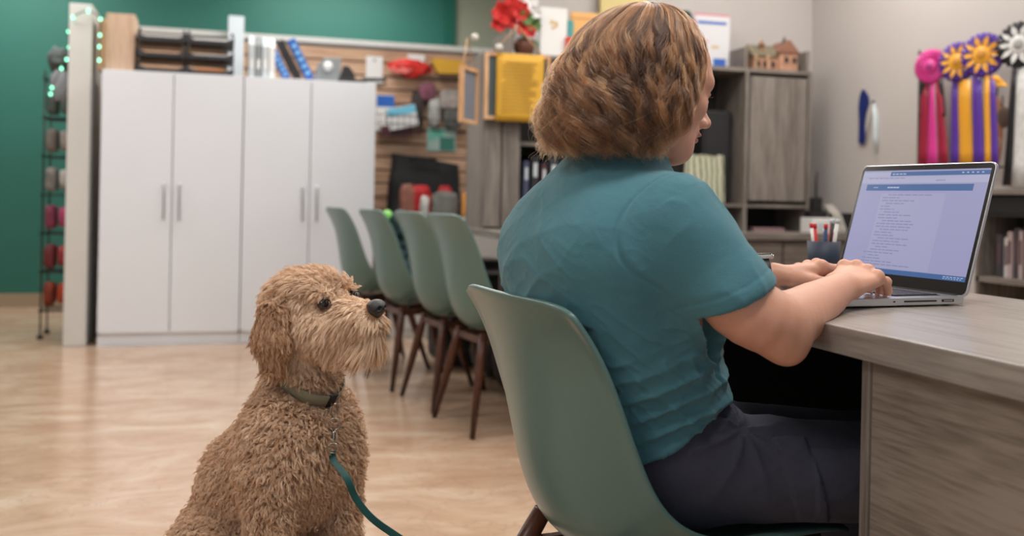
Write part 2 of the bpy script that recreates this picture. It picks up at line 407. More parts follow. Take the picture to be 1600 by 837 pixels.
# slatwall partition behind the wardrobes, with its return at the left end
PT = 2.07
struct(BX((-.88, 7.415, 0), (2.6, 7.50, PT)).build('wall_slat_partition', M_WHITE2))
sl = MB(); z = .05
while z < PT-.06:
    sl.box((-.74, 7.385, z), (2.6, 7.414, min(z+.088, PT-.035))); z += .1
b = sl.build('slatwall_boards', M_SLAT, bevel=.003); struct(b); b.name = 'wall_slat_boards'
struct(BX((-.75, 7.404, 0.02), (2.6, 7.416, PT-.03)).build('wall_slat_groove_backing', M_SLATGAP))
struct(BX((-.9, 7.36, PT-.012), (2.6, 7.52, PT+.028)).build('trim_2', M_WHITE2, bevel=.003))
struct(BX((-.885, 6.52, 0), (-.755, 7.40, PT+.01)).build('wall_slat_return', M_WHITE2, bevel=.006))
struct(BX((.045, 7.10, 1.4), (.15, 7.385, PT+.10)).build('trim_3', mat('pale_blue_white_post', srgb(205, 214, 220), .5), bevel=.004))

for i, (lx, ly) in enumerate(LAMPS):  # the added back row carries the same panels as the others
    t = thing('ceiling_light', 'recessed fluorescent ceiling light panel above the room', 'ceiling light', (lx, ly, CEIL-.03), group='fluorescent ceiling panels')
    f = MB()
    for (x0, y0, x1, y1) in ((-.64, -.34, .64, -.3), (-.64, .3, .64, .34), (-.64, -.3, -.6, .3), (.6, -.3, .64, .3)): f.box((x0, y0, -.02), (x1, y1, .03))
    f.build('frame', M_CEIL, t, local=True)
    MB().box((-.6, -.3, .0), (.6, .3, .02)).build('diffuser', mat('lamp_diffuser', srgb(240, 240, 240), .6, emit=(1, .96, .9, 1), estr=2.5), t, local=True)

# ------------------------------------------------------------------ wardrobes
def wardrobe(x0, label, n):
    w, dep, H = .832, .50, 1.687; y0 = 6.47
    t = thing('wardrobe', label, 'wardrobe', (x0, y0, 0), group=None)
    c = MB(); c.box((0, .018, .075), (.018, dep, H)).box((w-.018, .018, .075), (w, dep, H)).box((0, .018, H-.018), (w, dep, H)).box((0, .018, .075), (w, dep, .093)).box((0, dep-.006, .075), (w, dep, H))
    c.build('body', M_WHITE, t, local=True)
    MB().box((0, .03, 0), (w, dep, .075)).build('plinth', M_WHITE, t, local=True)
    for s in (0, 1):
        a = .002 + s*(w/2); d = MB().box((a, 0, .082), (a+w/2-.005, .017, H-.002)).build('door', M_WHITE, t, bevel=.0015, local=True)
        hx = w/2 - .045 if s == 0 else w/2 + .045
        h = MB().tube([(hx, .0, .785), (hx, -.028, .785), (hx, -.03, .795), (hx, -.03, .99), (hx, -.028, 1.0), (hx, 0, 1.0)], .006, 8)
        h.build('handle', M_CHROME, d, local=True)
    return t
wardrobe(-.69, 'white two-door wardrobe under the black letter trays', 0)
wardrobe(.146, 'white two-door wardrobe beside the slatwall, grey file and blue boxes on top', 1)

# ------------------------------------------------------------------ foreground desk
DX0, DX1, DZ = .866, 1.49, .775; DY0, DY1 = .30, 2.20
desk = thing('desk', 'long grey wood desk the woman types at', 'desk', (1.3, 1.2, 0))
b = MB().box((DX0, DY0, DZ-.041), (DX1, DY1, DZ)).build('desktop', M_DESKTOP, desk, bevel=.002)
MB().box((DX0+.02, 1.198, 0), (DX1-.02, 1.215, DZ-.041)).build('side_panel', M_GWZ, desk, bevel=.001)
MB().box((DX0+.02, 1.862, 0), (DX1-.02, 1.88, DZ-.041)).build('side_panel', M_DARK, desk, bevel=.001)  # grey wood like the other sides; under-desk shade put into its dark colour
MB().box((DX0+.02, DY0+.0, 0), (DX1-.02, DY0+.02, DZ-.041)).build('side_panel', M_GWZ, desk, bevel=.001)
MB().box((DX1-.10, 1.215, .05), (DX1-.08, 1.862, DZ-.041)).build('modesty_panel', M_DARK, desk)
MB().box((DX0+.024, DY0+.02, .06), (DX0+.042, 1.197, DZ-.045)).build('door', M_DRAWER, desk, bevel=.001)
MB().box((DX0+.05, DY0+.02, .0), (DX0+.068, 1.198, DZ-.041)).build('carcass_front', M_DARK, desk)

# ------------------------------------------------------------------ counter along the chairs and the back hutch
counter = thing('counter', 'low grey wood counter run behind the row of chairs', 'counter', (1.6, 4.4, 0))
KZ = .79
MB().box((1.28, 3.3, KZ-.035), (1.85, 5.30, KZ)).build('worktop', M_GWY, counter, bevel=.002)
MB().box((1.85, 4.72, KZ-.035), (RX-.01, 5.35, KZ)).build('worktop', M_GWX, counter, bevel=.002)
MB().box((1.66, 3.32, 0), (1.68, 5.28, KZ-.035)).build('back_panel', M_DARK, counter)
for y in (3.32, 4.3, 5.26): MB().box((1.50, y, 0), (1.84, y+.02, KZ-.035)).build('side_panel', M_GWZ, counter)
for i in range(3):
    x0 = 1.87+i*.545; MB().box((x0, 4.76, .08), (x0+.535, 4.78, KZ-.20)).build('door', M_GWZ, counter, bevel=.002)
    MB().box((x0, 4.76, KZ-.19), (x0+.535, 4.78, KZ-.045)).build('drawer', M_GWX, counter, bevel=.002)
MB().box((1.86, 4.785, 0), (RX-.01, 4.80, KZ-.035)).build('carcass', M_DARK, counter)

hutch = thing('hutch', 'tall grey wood hutch standing on the counter by the back wall', 'shelving unit', (2.3, 5.2, KZ))
HZ = 1.715; HY0, HY1 = 5.0, 5.345
HXs = [1.20, 1.385, 1.50, 2.15, 2.845, 3.262]
MB().box((1.315, HY0, HZ-.022), (3.27, HY1, HZ)).build('top_board', M_GWX, hutch, bevel=.001)
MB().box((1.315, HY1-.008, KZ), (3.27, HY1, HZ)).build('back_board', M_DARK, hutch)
for x in (1.315, 1.41, 1.50, 2.15, 2.845, 3.25):
    MB().box((x, HY0, KZ), (x+.02, HY1-.008, HZ-.022)).build('upright', M_GWZ, hutch)
for x, nm in ((1.45, 0), (2.845, 1), (3.25, 1)):   # fins above the top board
    MB().box((x, HY0+.02 if nm else HY0, HZ), (x+.02, HY1-.01, HZ+.12)).build('top_divider', M_GWZ, hutch)
MB().box((1.318, HY0-.02, KZ+.01), (1.408, HY0, HZ-.005)).build('door', M_GWZ, hutch, bevel=.002)
MB().box((1.42, HY0-.02, KZ+.01), (1.505, HY0, HZ-.005)).build('door', M_GWZ, hutch, bevel=.002)
MB().box((2.875, HY0-.004, .965), (3.24, HY0+.014, HZ-.045)).build('door', M_GWZ, hutch, bevel=.003)
for (x0, x1, zz) in ((2.865, 3.25, .945), (2.17, 2.845, .945), (1.52, 2.15, 1.25), (1.52, 2.15, .93)):
    MB().box((x0, HY0+.005, zz-.018), (x1, HY1-.01, zz)).build('shelf', M_GWX, hutch)

# bookcase against the right wall
bk = thing('bookcase', 'grey shelving unit below the award ribbons', 'bookcase', (3.3, 2.9, 0))
BX0 = 3.16
for zz in (.10, .655, 1.03): MB().box((BX0, 2.2, zz-.022), (RX-.005, 3.56, zz)).build('shelf', M_GWY, bk, bevel=.001)
for y in (2.2, 3.54): MB().box((BX0, y, 0), (RX-.005, y+.02, 1.008)).build('side_panel', M_GWZ, bk)
MB().box((RX-.012, 2.22, .1), (RX-.004, 3.54, 1.005)).build('back_panel', M_MATBLACK, bk)
# ------------------------------------------------------------------ moulded shell chair
M_SHELL = mat('sage_green_moulded_plastic', srgb(86, 117, 112), .30, spec=.5, noise=(3, .02))
def catmull(P, n):
    P = np.array(P, float); m = len(P); t = np.linspace(0, m-1, n); out = []
    for x in t:
        i = min(int(x), m-2); f = x-i; p0, p1, p2, p3 = P[max(i-1, 0)], P[i], P[i+1], P[min(i+2, m-1)]
        out.append(.5*((2*p1)+(-p0+p2)*f+(2*p0-5*p1+4*p2-p3)*f*f+(-p0+3*p1-3*p2+p3)*f**3))
    return np.array(out)
# rows: x, z, half width, rim lift (towards the sitter)
SHELL = [(.280, .398, .150, .000), (.262, .418, .195, .002), (.200, .432, .225, .010), (.10, .414, .240, .032), (.01, .386, .246, .062), (-.07, .364, .248, .098),
         (-.152, .360, .248, .128), (-.205, .396, .246, .124), (-.226, .480, .242, .088), (-.233, .572, .238, .060), (-.245, .650, .232, .044), (-.257, .712, .226, .034), (-.272, .766, .218, .022), (-.286, .800, .208, .010)]
def shell_points(n=64, m=33):
    C = catmull(SHELL, 400); T = np.gradient(C[:, :2], axis=0); T /= np.linalg.norm(T, axis=1)[:, None]
    N = np.stack([-T[:, 1], T[:, 0]], 1)          # towards the sitter
    N = np.where((N[:, :1]*.6+N[:, 1:]*.8) < 0, -N, N)
    ker = np.hanning(91); ker /= ker.sum(); N = np.stack([np.convolve(np.pad(N[:, i], 45, 'edge'), ker, 'valid') for i in (0, 1)], 1); N /= np.linalg.norm(N, axis=1)[:, None]
    G = np.zeros((n, m, 3))
    for j in range(m):
        t = -1+2*j/(m-1); a = abs(t)
        s0 = .045*a**3; s1 = 1-.05*a**5
        for i in range(n):
            s = (s0+(s1-s0)*i/(n-1))*399; k = int(min(s, 398)); f = s-k
            c = C[k]*(1-f)+C[k+1]*f; nn = N[k]*(1-f)+N[k+1]*f
            e = i/(n-1); w = c[2]
            rim = (max(0, a-.90)/.10)**1.5*.006
            top = .010*max(0, (e-.95)/.05)**1.5
            off = c[3]*a**2.1 - rim
            G[i, j] = (c[0]+nn[0]*off-top, t*w, c[1]+nn[1]*off)
        for _ in range(3):                      # even spacing and a fair curve along the rim
            for _k in range(14): G[1:-1, j] = .25*G[:-2, j]+.5*G[1:-1, j]+.25*G[2:, j]
            L_ = np.r_[0, np.cumsum(np.linalg.norm(np.diff(G[:, j], axis=0), axis=1))]; u_ = np.linspace(0, L_[-1], n)
            G[:, j] = np.stack([np.interp(u_, L_, G[:, j, q]) for q in range(3)], 1)
    return G
GSH = shell_points()
def make_chair(label, loc, rz, splay=-.275, tx=-.168, tz=.352):
    t = thing('shell_chair', label, 'chair', (0, 0, 0))
    o = MB().sheet(GSH).build('seat_shell', M_SHELL, t, local=True)
    q = o.modifiers.new('solid', 'SOLIDIFY'); q.thickness = .0085; q.offset = -1 ; q.use_rim = True
    q = o.modifiers.new('bevel', 'BEVEL'); q.width = .003; q.segments = 2; q.limit_method = 'ANGLE'; q.angle_limit = 1.0
    for sx in (-1, 1):
        for sy in (-1, 1):
            top = np.array([.072 if sx > 0 else tx, sy*.130, tz if sx < 0 else .372]); ft = np.array([.195 if sx > 0 else splay, sy*.220, 0])
            MB().tube([top, top*.75+ft*.25, top*.5+ft*.5, ft], [.017, .0195, .0175, .0105], 14).build('leg', M_DARKWOOD, t, local=True)
    for sy in (-1, 1):
        MB().obox((-.048, sy*.120, .340), (.11, 0, .004), (0, .010, 0), (0, 0, .014)).build('seat_rail', M_DARKWOOD, t, bevel=.002, local=True)
    for sx in (-1, 1):
        MB().obox((-.048+sx*.105, 0, .338), (.010, 0, 0), (0, .13, 0), (0, 0, .013)).build('cross_rail', M_DARKWOOD, t, bevel=.002, local=True)
    for sx, sy in ((-1, -1), (-1, 1), (1, -1), (1, 1)):
        MB().cyl((-.02+sx*.08, sy*.09, .346), .018, .018, 14).build('rubber_mount', M_BLACK, t, local=True)
    t.location = loc; t.rotation_euler = (0, 0, rz)
    return t
chair0 = make_chair('sage green moulded chair the woman sits on at the desk', (.742, 1.578, -.0), math.radians(7), -.345, -.158, .392)
ROW = [((1.17, 4.02), 'sage green moulded chair of the counter row standing closest to the woman'),
       ((1.115, 4.50), 'sage green moulded chair of the counter row, second counted from the woman'),
       ((1.02, 5.02), 'sage green moulded chair of the counter row with dark jacket on its seat'),
       ((.905, 5.56), 'sage green moulded chair of the counter row standing closest to the white wardrobes')]
(x, y), lab = ROW[0]
chair1 = make_chair(lab, (x, y, 0), math.radians(9), -.225, -.150, .362); chair1.scale = (1.02, .945, 1.105); chair1['group'] = 'sage green moulded chairs'
for (x, y), lab in ROW[1:]:
    copy_tree(chair1, (x, y, 0), math.radians(9), lab, (1.02, .945, 1.105))

# ------------------------------------------------------------------ laptop
M_ALU = mat('silver_aluminium', srgb(200, 201, 206), .30, .85)
LW, LD, LL = .348, .278, .254; LYAW = math.radians(5)
lh = onZ(1511, 472, DZ+.006)              # near hinge corner on the desk
lx = np.array([math.cos(LYAW), math.sin(LYAW), 0]); ly = np.array([-math.sin(LYAW), math.cos(LYAW), 0]); lz = np.array([0, 0, 1.0])
LO = np.array([lh[0], lh[1], DZ])
lap = thing('laptop', 'open silver laptop showing a web page, on the desk', 'laptop', LO)
LT = np.array([math.sin(math.radians(16))*lx[0], math.sin(math.radians(16))*lx[1], math.cos(math.radians(16))])
def lp(a, b, c): return LO - lx*a + ly*b + lz*c       # a towards the typist, b across, c up
def rrect(w, h, r, n=6):
    P = []
    for (cx, cy, a0) in ((w-r, h-r, 0), (r, h-r, 90), (r, r, 180), (w-r, r, 270)):
        for k in range(n+1): a = math.radians(a0+90*k/n); P.append((cx+r*math.cos(a), cy+r*math.sin(a)))
    return P
def slab(P, O, U, V, N, t0, t1):
    n = len(P); vs = [O+U*a+V*b+N*t for t in (t0, t1) for (a, b) in P]
    return MB().add(vs, [tuple(range(n))[::-1], tuple(range(n, 2*n))]+[(i, (i+1) % n, n+(i+1) % n, n+i) for i in range(n)])
base = slab(rrect(LD, LW, .012), LO, -lx, ly, lz, .003, .0165).build('base', M_ALU, lap, bevel=.0015)
for a, b in ((.02, .03), (.02, LW-.03), (LD-.02, .03), (LD-.02, LW-.03)): MB().cyl(lp(a, b, 0), .006, .004, 12).build('rubber_foot', M_BLACK, lap)
kbw = slab(rrect(.105, LW-.05, .004), lp(.035, .025, 0), -lx, ly, lz, .0164, .0169).build('keyboard_well', M_MATBLACK, base)
base.location = (0, 0, 0)
kk = MB(); rows = 6
for r in range(rows):
    n = 15; kw = (LW-.056)/n
    for c in range(n):
        if r == rows-1 and 4 <= c <= 8:
            if c > 4: continue
            kk.obox(lp(.042+r*.0166+.006, .028+kw*(4+2.5), .0180), lx*.0072, ly*(kw*2.42), lz*.0008)
        else: kk.obox(lp(.042+r*.0166+.006, .028+kw*(c+.5), .0180), lx*.0072, ly*(kw*.43), lz*.0008)
kk.build('keys', mat('charcoal_keycap', srgb(52, 50, 56), .5), lap)
slab(rrect(.085, .125, .004), lp(.160, .115, 0), -lx, ly, lz, .0165, .0168).build('trackpad', mat('trackpad_grey', srgb(160, 161, 168), .25, .6), lap)
# ports on the near side
pm = MB()
pm.obox(lp(.107, -.0003, .010), lx*.036, ly*.0006, lz*.0013)
pm.obox(lp(.045, -.0003, .010), lx*.0135, ly*.0006, lz*.0022)
pm.obox(lp(.165, -.0003, .010), lx*.002, ly*.0006, lz*.001)
pm.build('port', M_MATBLACK, lap)
pm = MB(); pm.obox(lp(.045, -.0008, .0100), lx*.010, ly*.0006, lz*.0007); pm.build('port_tongue', M_ALU, lap)
# lid
LN = -np.cross(ly, LT); LN = LN/np.linalg.norm(LN)
if LN @ lx > 0: LN = -LN      # faces the typist
LID0 = lp(.004, 0, .0155)
MB().tube([lp(.004, .02, .014), lp(.004, LW-.02, .014)], .0055, 10).build('hinge', M_MATBLACK, lap)
lid = slab(rrect(LW, LL, .012), LID0, ly, LT, LN, -.0065, 0).build('lid', M_ALU, lap, bevel=.0012)
slab(rrect(LW-.004, LL-.004, .011), LID0+ly*.002+LT*.002, ly, LT, LN, .0001, .0007).build('bezel', mat('black_glass_bezel', srgb(18, 18, 20), .18), lid)
SX0, SY0, SW, SH = .0085, .026, LW-.017, LL-.026-.0125
def screen_mat(name, c, e): return mat(name, srgb(20, 20, 24), .3, emit=srgb(*c), estr=e)
E_SCR = 0.74
def srect(u0, v0, u1, v1, layer): # u across from the near side, v up; fractions of the screen
    O = LID0+LN*(.0008+.00006*layer); P = [(SX0+SW*u0, SY0+SH*v0), (SX0+SW*u1, SY0+SH*v0), (SX0+SW*u1, SY0+SH*v1), (SX0+SW*u0, SY0+SH*v1)]
    return [O+ly*a+LT*b for a, b in P]
def smesh(rects, layer):
    m = MB()
    for r in rects: m.add(srect(*r, layer), [(0, 1, 2, 3)])
    return m
scr = smesh([(0, 0, 1, 1)], 0).build('screen', screen_mat('screen_lavender', (163, 163, 205), E_SCR), lid, fix=False)
def flipu(rs): return [(1-b[2] if False else 1-b[2], b[1], 1-b[0], b[3]) for b in rs]
# written left-to-right as the typist sees it: far side is her left -> u=1 is the text's left
def L(u0, v0, u1, v1): return (1-u1, v0, 1-u0, v1)
bl = [L(0.24, .945, 1, .985), L(.055, .80, .905, .862), L(0, 0, 1, .045)]
smesh(bl, 1).build('page_bars', screen_mat('screen_blue', (48, 98, 160), E_SCR), scr, fix=False)
smesh([L(0, .945, .24, .985), L(0, .875, 1, .943), L(.02, .91, .84, .935)], 1).build('toolbar', screen_mat('screen_pale', (182, 183, 216), E_SCR), scr, fix=False)
smesh([L(.2, .05, .72, .775)], 1).build('page_panel', screen_mat('screen_panel', (170, 170, 208), E_SCR), scr, fix=False)
rr = random.Random(5); tx = []
for i in range(25):
    v = .755-i*.0282; ind = .22+.04*((i*7) % 3 == 0)-(.05 if i > 19 else 0); u = ind
    for w in range(rr.choice((2, 3, 5, 6, 7))):
        wl = rr.uniform(.02, .06)
        if u+wl > .72: break
        tx.append(L(u, v, u+wl, v+.0075)); u += wl+.008
for k in range(6): tx.append(L(.62+k*.012, .893, .628+k*.012, .903))
for k in range(7): tx.append(L(.06+k*.045, .92, .095+k*.045, .926))
smesh(tx, 2).build('page_text', screen_mat('screen_ink', (126, 127, 172), E_SCR), scr, fix=False)
tw = [L(.255+k*.03, .958, .278+k*.03, .968) for k in range(4)]+[L(.12+k*.02, .827, .135+k*.02, .835) for k in range(2)]+[L(.24+k*.025, .825, .262+k*.025, .837) for k in range(4)]
tw += [L(.05+k*.034, .014, .068+k*.034, .034) for k in range(9)]+[L(.84+k*.02, .012, .852+k*.02, .018) for k in range(7)]+[L(.84+k*.025, .026, .858+k*.025, .033) for k in range(6)]+[L(.80+k*.035, .962, .815+k*.035, .972) for k in range(5)]
smesh(tw, 2).build('page_icons', screen_mat('screen_light', (190, 204, 232), E_SCR), scr, fix=False)
MB().cyl(LID0+ly*(LW/2)+LT*(LL-.007)+LN*.0007, .0014, .0004, 12, axis=LN).build('webcam', mat('camera_glass', srgb(50, 52, 70), .1), lid)
MB().obox(LID0+ly*(LW*.56)+LT*.012+LN*.0008, ly*.0105, LT*.0016, LN*.00015).build('maker_mark', mat('pale_metal_mark', srgb(200, 200, 204), .3, .5), lid)
# ------------------------------------------------------------------ background things
def R4(x0, y0, x1, y1, Y):
    """X and z range of a picture rectangle on the plane at world Y"""
    c = [onY(x, y, Y) for x in (x0, x1) for y in (y0, y1)]
    return (c[0][0]+c[1][0])/2, (c[2][0]+c[3][0])/2, (c[1][2]+c[3][2])/2, (c[0][2]+c[2][2])/2
def C(name, col, rough=.6, **k): return mat(name, srgb(*col), rough, **k)
P_WHITE = C('card_white', (222, 222, 220)); P_TAN = C('card_tan', (198, 160, 126)); P_ORANGE = C('card_orange', (214, 128, 48)); P_YEL = C('yellow_paper', (208, 158, 44), noise=(30, .05))
P_RED = C('red_cloth', (196, 38, 34)); P_BLUE = C('royal_blue_box', (30, 92, 176), .4); P_MINT = C('mint_card', (120, 204, 182)); P_GREY = C('mid_grey', (128, 132, 134)); P_LGREY = C('light_grey_card', (188, 196, 200))
P_PURP = C('purple_satin', (84, 50, 150), .35); P_GOLD = C('gold_satin', (224, 160, 48), .35); P_PINK = C('magenta_satin', (208, 58, 142), .35); P_CRIM = C('crimson_satin', (150, 32, 58), .35)
WT = 1.687
# tan box
x0, x1, z0, z1 = R4(166, 22, 211, 107, 6.55)
t = thing('wooden_box', 'pale wooden box standing upright on the end of the left wardrobe', 'box', ((x0+x1)/2, 6.63, WT))
MB().box((x0, 6.53, WT), (x1, 6.79, z1)).build('body', wood('beech_box', srgb(176, 146, 122), srgb(196, 166, 142), srgb(208, 180, 156), axis='Z', rough=.5), t, bevel=.003)
MB().box((x0-.05, 6.57, WT), (x0-.004, 6.73, z1-.03)).build('side_flap', P_TAN, t, bevel=.002)
# letter trays
def tray(x, z, label):
    t = thing('letter_tray', label, 'tray', (x, 6.63, z), group='black letter trays on the wardrobe')
    w = .285; m = MB(); m.box((0, -.12, 0), (w, .2, .004)); m.box((0, -.12, 0), (.004, .2, .058)); m.box((w-.004, -.12, 0), (w, .2, .058)); m.box((0, .196, 0), (w, .2, .058))
    m.build('tray_body', M_BLACK, t, local=True, bevel=.001)
    q = MB(); P = [(0, .050), (.02, .036), (.05, .024), (w-.05, .024), (w-.02, .036), (w, .050), (w, 0), (0, 0)]
    q.prism(P, -.124, -.120, 'XZ'); q.build('front_lip', C('smoked_lip', (46, 46, 50), .3), t, local=True)
    for sx in (.012, w-.012): MB().box((sx-.008, -.1, .058), (sx+.008, -.08, .078)).build('riser', M_BLACK, t, local=True)
    return t
xa = onY(214, 110, 6.53)[0]; xb = onY(291, 110, 6.53)[0]
for s_, xx in enumerate((xa, xb)):
    for k in range(3):
        tray(xx, WT+k*.096, f'black letter tray, {("bottom", "middle", "top")[k]} of the {("stack beside the pale wooden box", "stack beside the white post")[s_]}')
def papers(x, y, z, w, d, h, m, label, name='paper_stack', cat='papers'):
    t = MB()
    for k in range(max(2, int(h/.005))):
        j = random.Random(k+int(x*100)); o = j.uniform(-.004, .004); t.box((x+o, y+j.uniform(-.004, .004), z+k*.005), (x+w+o, y+d, z+k*.005+.0046))
    o = t.build(name, m); return tag(o, label, cat)
papers(xa+.02, 6.515, WT+.198, .24, .25, .036, P_WHITE, 'white papers in the top tray beside the wooden box')
papers(xa+.02, 6.515, WT+.102, .24, .25, .022, P_TAN, 'tan papers in the middle tray beside the wooden box')
papers(xb+.02, 6.515, WT+.198, .24, .25, .030, P_WHITE, 'white papers in the top tray beside the white post')
papers(xb+.02, 6.515, WT+.102, .24, .25, .026, P_LGREY, 'grey papers in the middle tray beside the white post')
papers(xb+.06, 6.515, WT+.006, .16, .2, .030, P_ORANGE, 'orange folders in the bottom tray beside the white post', 'folder_stack', 'folders')
t = MB()
for k in range(26):
    j = random.Random(k); p = np.array([xb-.012, 6.53, WT+.12]); q = p+np.array([j.uniform(-.03, .03), j.uniform(-.04, .02), j.uniform(-.04, .10)]); t.tube([p+np.array([0, 0, j.uniform(-.1, .08)]), q], .0035, 6)
tag(t.build('tangled_cord', C('brown_cord', (72, 60, 52))), 'brown tangled cord between the two letter tray stacks', 'cord')
# grey magazine files
fx = onY(388, 120, 6.58)[0]
for k in range(4):
    x = fx+k*.042; h = .285-.004*k; t = thing('magazine_file', ('pale grey magazine file nearest the white post', 'grey magazine file, second from the white post', 'light grey magazine file, third from the white post', 'white-grey magazine file leaning towards the blue boxes')[k], 'file holder', (x, 6.68, WT), group='grey magazine files')
    MB().prism([(6.55, WT), (6.79, WT), (6.79, WT+h), (6.65, WT+h), (6.55, WT+h*.75)], x, x+.037, 'YZ').build('holder', (P_LGREY, P_GREY, P_LGREY, P_WHITE)[k], t, bevel=.002)
    MB().box((x+.008, 6.548, WT+.06), (x+.029, 6.5505, WT+.12)).build('label_card', P_WHITE, t)
# leaning blue boxes and a black binder
def leaning(name, label, cat, px, w, h, a, m, m2=None, y=6.57, d=.10):
    x = onY(px, 122, y)[0]; ca, sa = math.cos(a), math.sin(a); t = thing(name, label, cat, (x, y, WT))
    ax = np.array([ca, 0, sa]); az = np.array([-sa, 0, ca]); c = np.array([x, y+d/2, WT+.002])+az*h/2+ax*w/2
    MB().obox(c, ax*w/2, np.array([0, d/2, 0]), az*h/2).build('body', m, t, bevel=.002)
    if m2 is not None:
        for k in range(5): MB().obox(c-np.array([0, d/2+.0008, 0])+az*(-h*.35+k*h*.17), ax*w*.32, np.array([0, .0008, 0]), az*h*.045).build('printed_patch', m2, t)
    return t
leaning('software_box', 'royal blue box leaning left on the wardrobe, beside the grey files', 'box', 444, .045, .20, .48, P_BLUE, C('pale_blue_print', (120, 176, 222)), y=6.58)
leaning('binder', 'black binder leaning between two blue boxes on the wardrobe', 'binder', 462, .045, .27, .48, M_BLACK)
leaning('software_box', 'tall royal blue box with light print leaning on the black binder', 'box', 480, .05, .28, .48, P_BLUE, C('pale_blue_print', (120, 176, 222)), y=6.55)
# tape dispenser
p = onY(514, 124, 6.6); t = thing('tape_dispenser', 'grey tape dispenser with white roll on the right wardrobe', 'tape dispenser', (p[0], 6.61, WT))
MB().prism([(-.10, 0), (.05, 0), (.075, .05), (.075, .165), (-.03, .165), (-.07, .12)], 6.59, 6.65, 'XZ', (p[0], 0, WT)).build('body', P_GREY, t, bevel=.004)
MB().cyl((p[0]-.01, 6.575, WT+.105), .03, .02, 24, axis=(0, 1, 0)).build('roll', P_WHITE, t)
# hole punch and stapler
p = onY(541, 129, 6.58); t = thing('hole_punch', 'black desk hole punch on top of the right wardrobe', 'hole punch', (p[0], 6.61, WT))
MB().box((p[0]-.05, 6.56, WT), (p[0]+.13, 6.65, WT+.03)).build('base', M_BLACK, t, bevel=.006)
MB().prism([(-.05, .03), (.06, .03), (.05, .07), (.015, .115), (-.02, .115), (-.03, .07)], 6.58, 6.63, 'XZ', (p[0], 0, WT)).build('lever', M_BLACK, t, bevel=.004)
p = onY(586, 131, 6.58); t = thing('stapler', 'black stapler lying at the right end of the wardrobe top', 'stapler', (p[0], 6.61, WT))
MB().box((p[0]-.10, 6.58, WT), (p[0]+.08, 6.615, WT+.012)).build('base', M_BLACK, t, bevel=.003)
MB().prism([(-.10, .016), (.08, .03), (.08, .05), (-.08, .045)], 6.583, 6.612, 'XZ', (p[0], 0, WT)).build('arm', M_BLACK, t, bevel=.004)

# ---- slatwall goods (front plane at Y 7.385)
SY = 7.37
x0, x1, z0, z1 = R4(572, 88, 598, 132, SY)
t = thing('hang_tag', 'white card hanging on the slatwall beside the red mesh bag', 'card', ((x0+x1)/2, SY, z0))
MB().box((x0, SY, z0), (x1, SY+.006, z1)).build('card', P_WHITE, t, bevel=.001); MB().cyl(((x0+x1)/2, SY-.002, z1-.03), .010, .003, 14, axis=(0, 1, 0)).build('grommet', P_GREY, t)
# red mesh bag: lumpy drape
def lump(name, label, cat, c, r, m, seed=1, amp=.25, n=34, group=None, parent=None, fq=3.0, bx=1.0):
    u = np.linspace(0, PI, n//2); w = np.linspace(0, 2*PI, n+1); U, Wv = np.meshgrid(u, w, indexing='ij')
    d = np.stack([np.sin(U)*np.cos(Wv), np.sin(U)*np.sin(Wv), np.cos(U)], -1); d = np.sign(d)*np.abs(d)**bx; s_ = 1+amp*vnoise(d*fq+seed*7.3)+amp*.5*vnoise(d*fq*2.3+seed*3.1)
    o = MB().sheet(np.array(c)+d*np.array(r)*s_[..., None]).build(name, m, parent)
    if parent is None: tag(o, label, cat, group)
    return o
x0, x1, z0, z1 = R4(601, 90, 676, 122, SY-.06)
t = thing('mesh_bag', 'red mesh bag of white-speckled wrapping hung on the slatwall', 'bag', ((x0+x1)/2, SY-.06, z0))
lump('bag_body', '', '', ((x0+x1)/2+.02, SY-.065, (z0+z1)/2), ((x1-x0)*.45, .05, (z1-z0)*.42), C('red_mesh', (206, 44, 36), .5, noise=(60, .5)), 2, .3, parent=t)
for k in range(5): a = x0+.03+k*.022; MB().tube([(a, SY-.10, z0+.06+.02*math.sin(k*2)), (a+.04, SY-.115, z0+.03), (a+.09, SY-.10, z0+.075)], .008, 8).build('loop', C('red_white_ribbon', (226, 120, 112)), t)
MB().box(((x0+x1)/2+.0, SY-.01, z1-.02), ((x0+x1)/2+.13, SY, z1+.035)).build('header_card', P_WHITE, t)
# yellow folder on a wire rack
x0, x1, z0, z1 = R4(673, 93, 727, 117, SY-.05)
t = thing('yellow_folder', 'yellow folder lying on a wire shelf of the slatwall', 'folder', ((x0+x1)/2, SY-.06, z0))
MB().prism([(x0, z1-.01), (x0+.04, z1), (x1-.02, z1-.01), (x1, z0+.01), (x0+.05, z0)], SY-.09, SY-.03, 'XZ').build('cover', P_YEL, t, bevel=.002)
def wire_basket(label, x0, x1, z0, h, dep=.12):
    t = thing('wire_basket', label, 'basket', ((x0+x1)/2, SY-dep/2, z0)); m = MB(); n = 8
    for zz in (z0, z0+h*.5, z0+h): m.tube([(x0, SY, zz), (x0, SY-dep, zz), (x1, SY-dep, zz), (x1, SY, zz)], .0028, 6)
    m.build('hoops', M_BLACK, t); m = MB()
    for k in range(n+1): a = x0+(x1-x0)*k/n; m.tube([(a, SY, z0), (a, SY-dep, z0), (a, SY-dep, z0+h)], .0022, 6)
    m.build('uprights', M_BLACK, t); return t
x0, x1, z0, z1 = R4(676, 116, 728, 128, SY-.05); wire_basket('small wire rack under the yellow folder on the slatwall', x0, x1, z0+.0, .05)
x0, x1, z0, z1 = R4(655, 165, 724, 205, SY-.05); wire_basket('black wire basket of grey packs on the slatwall, above the mint card', x0, x1, z0, .16)
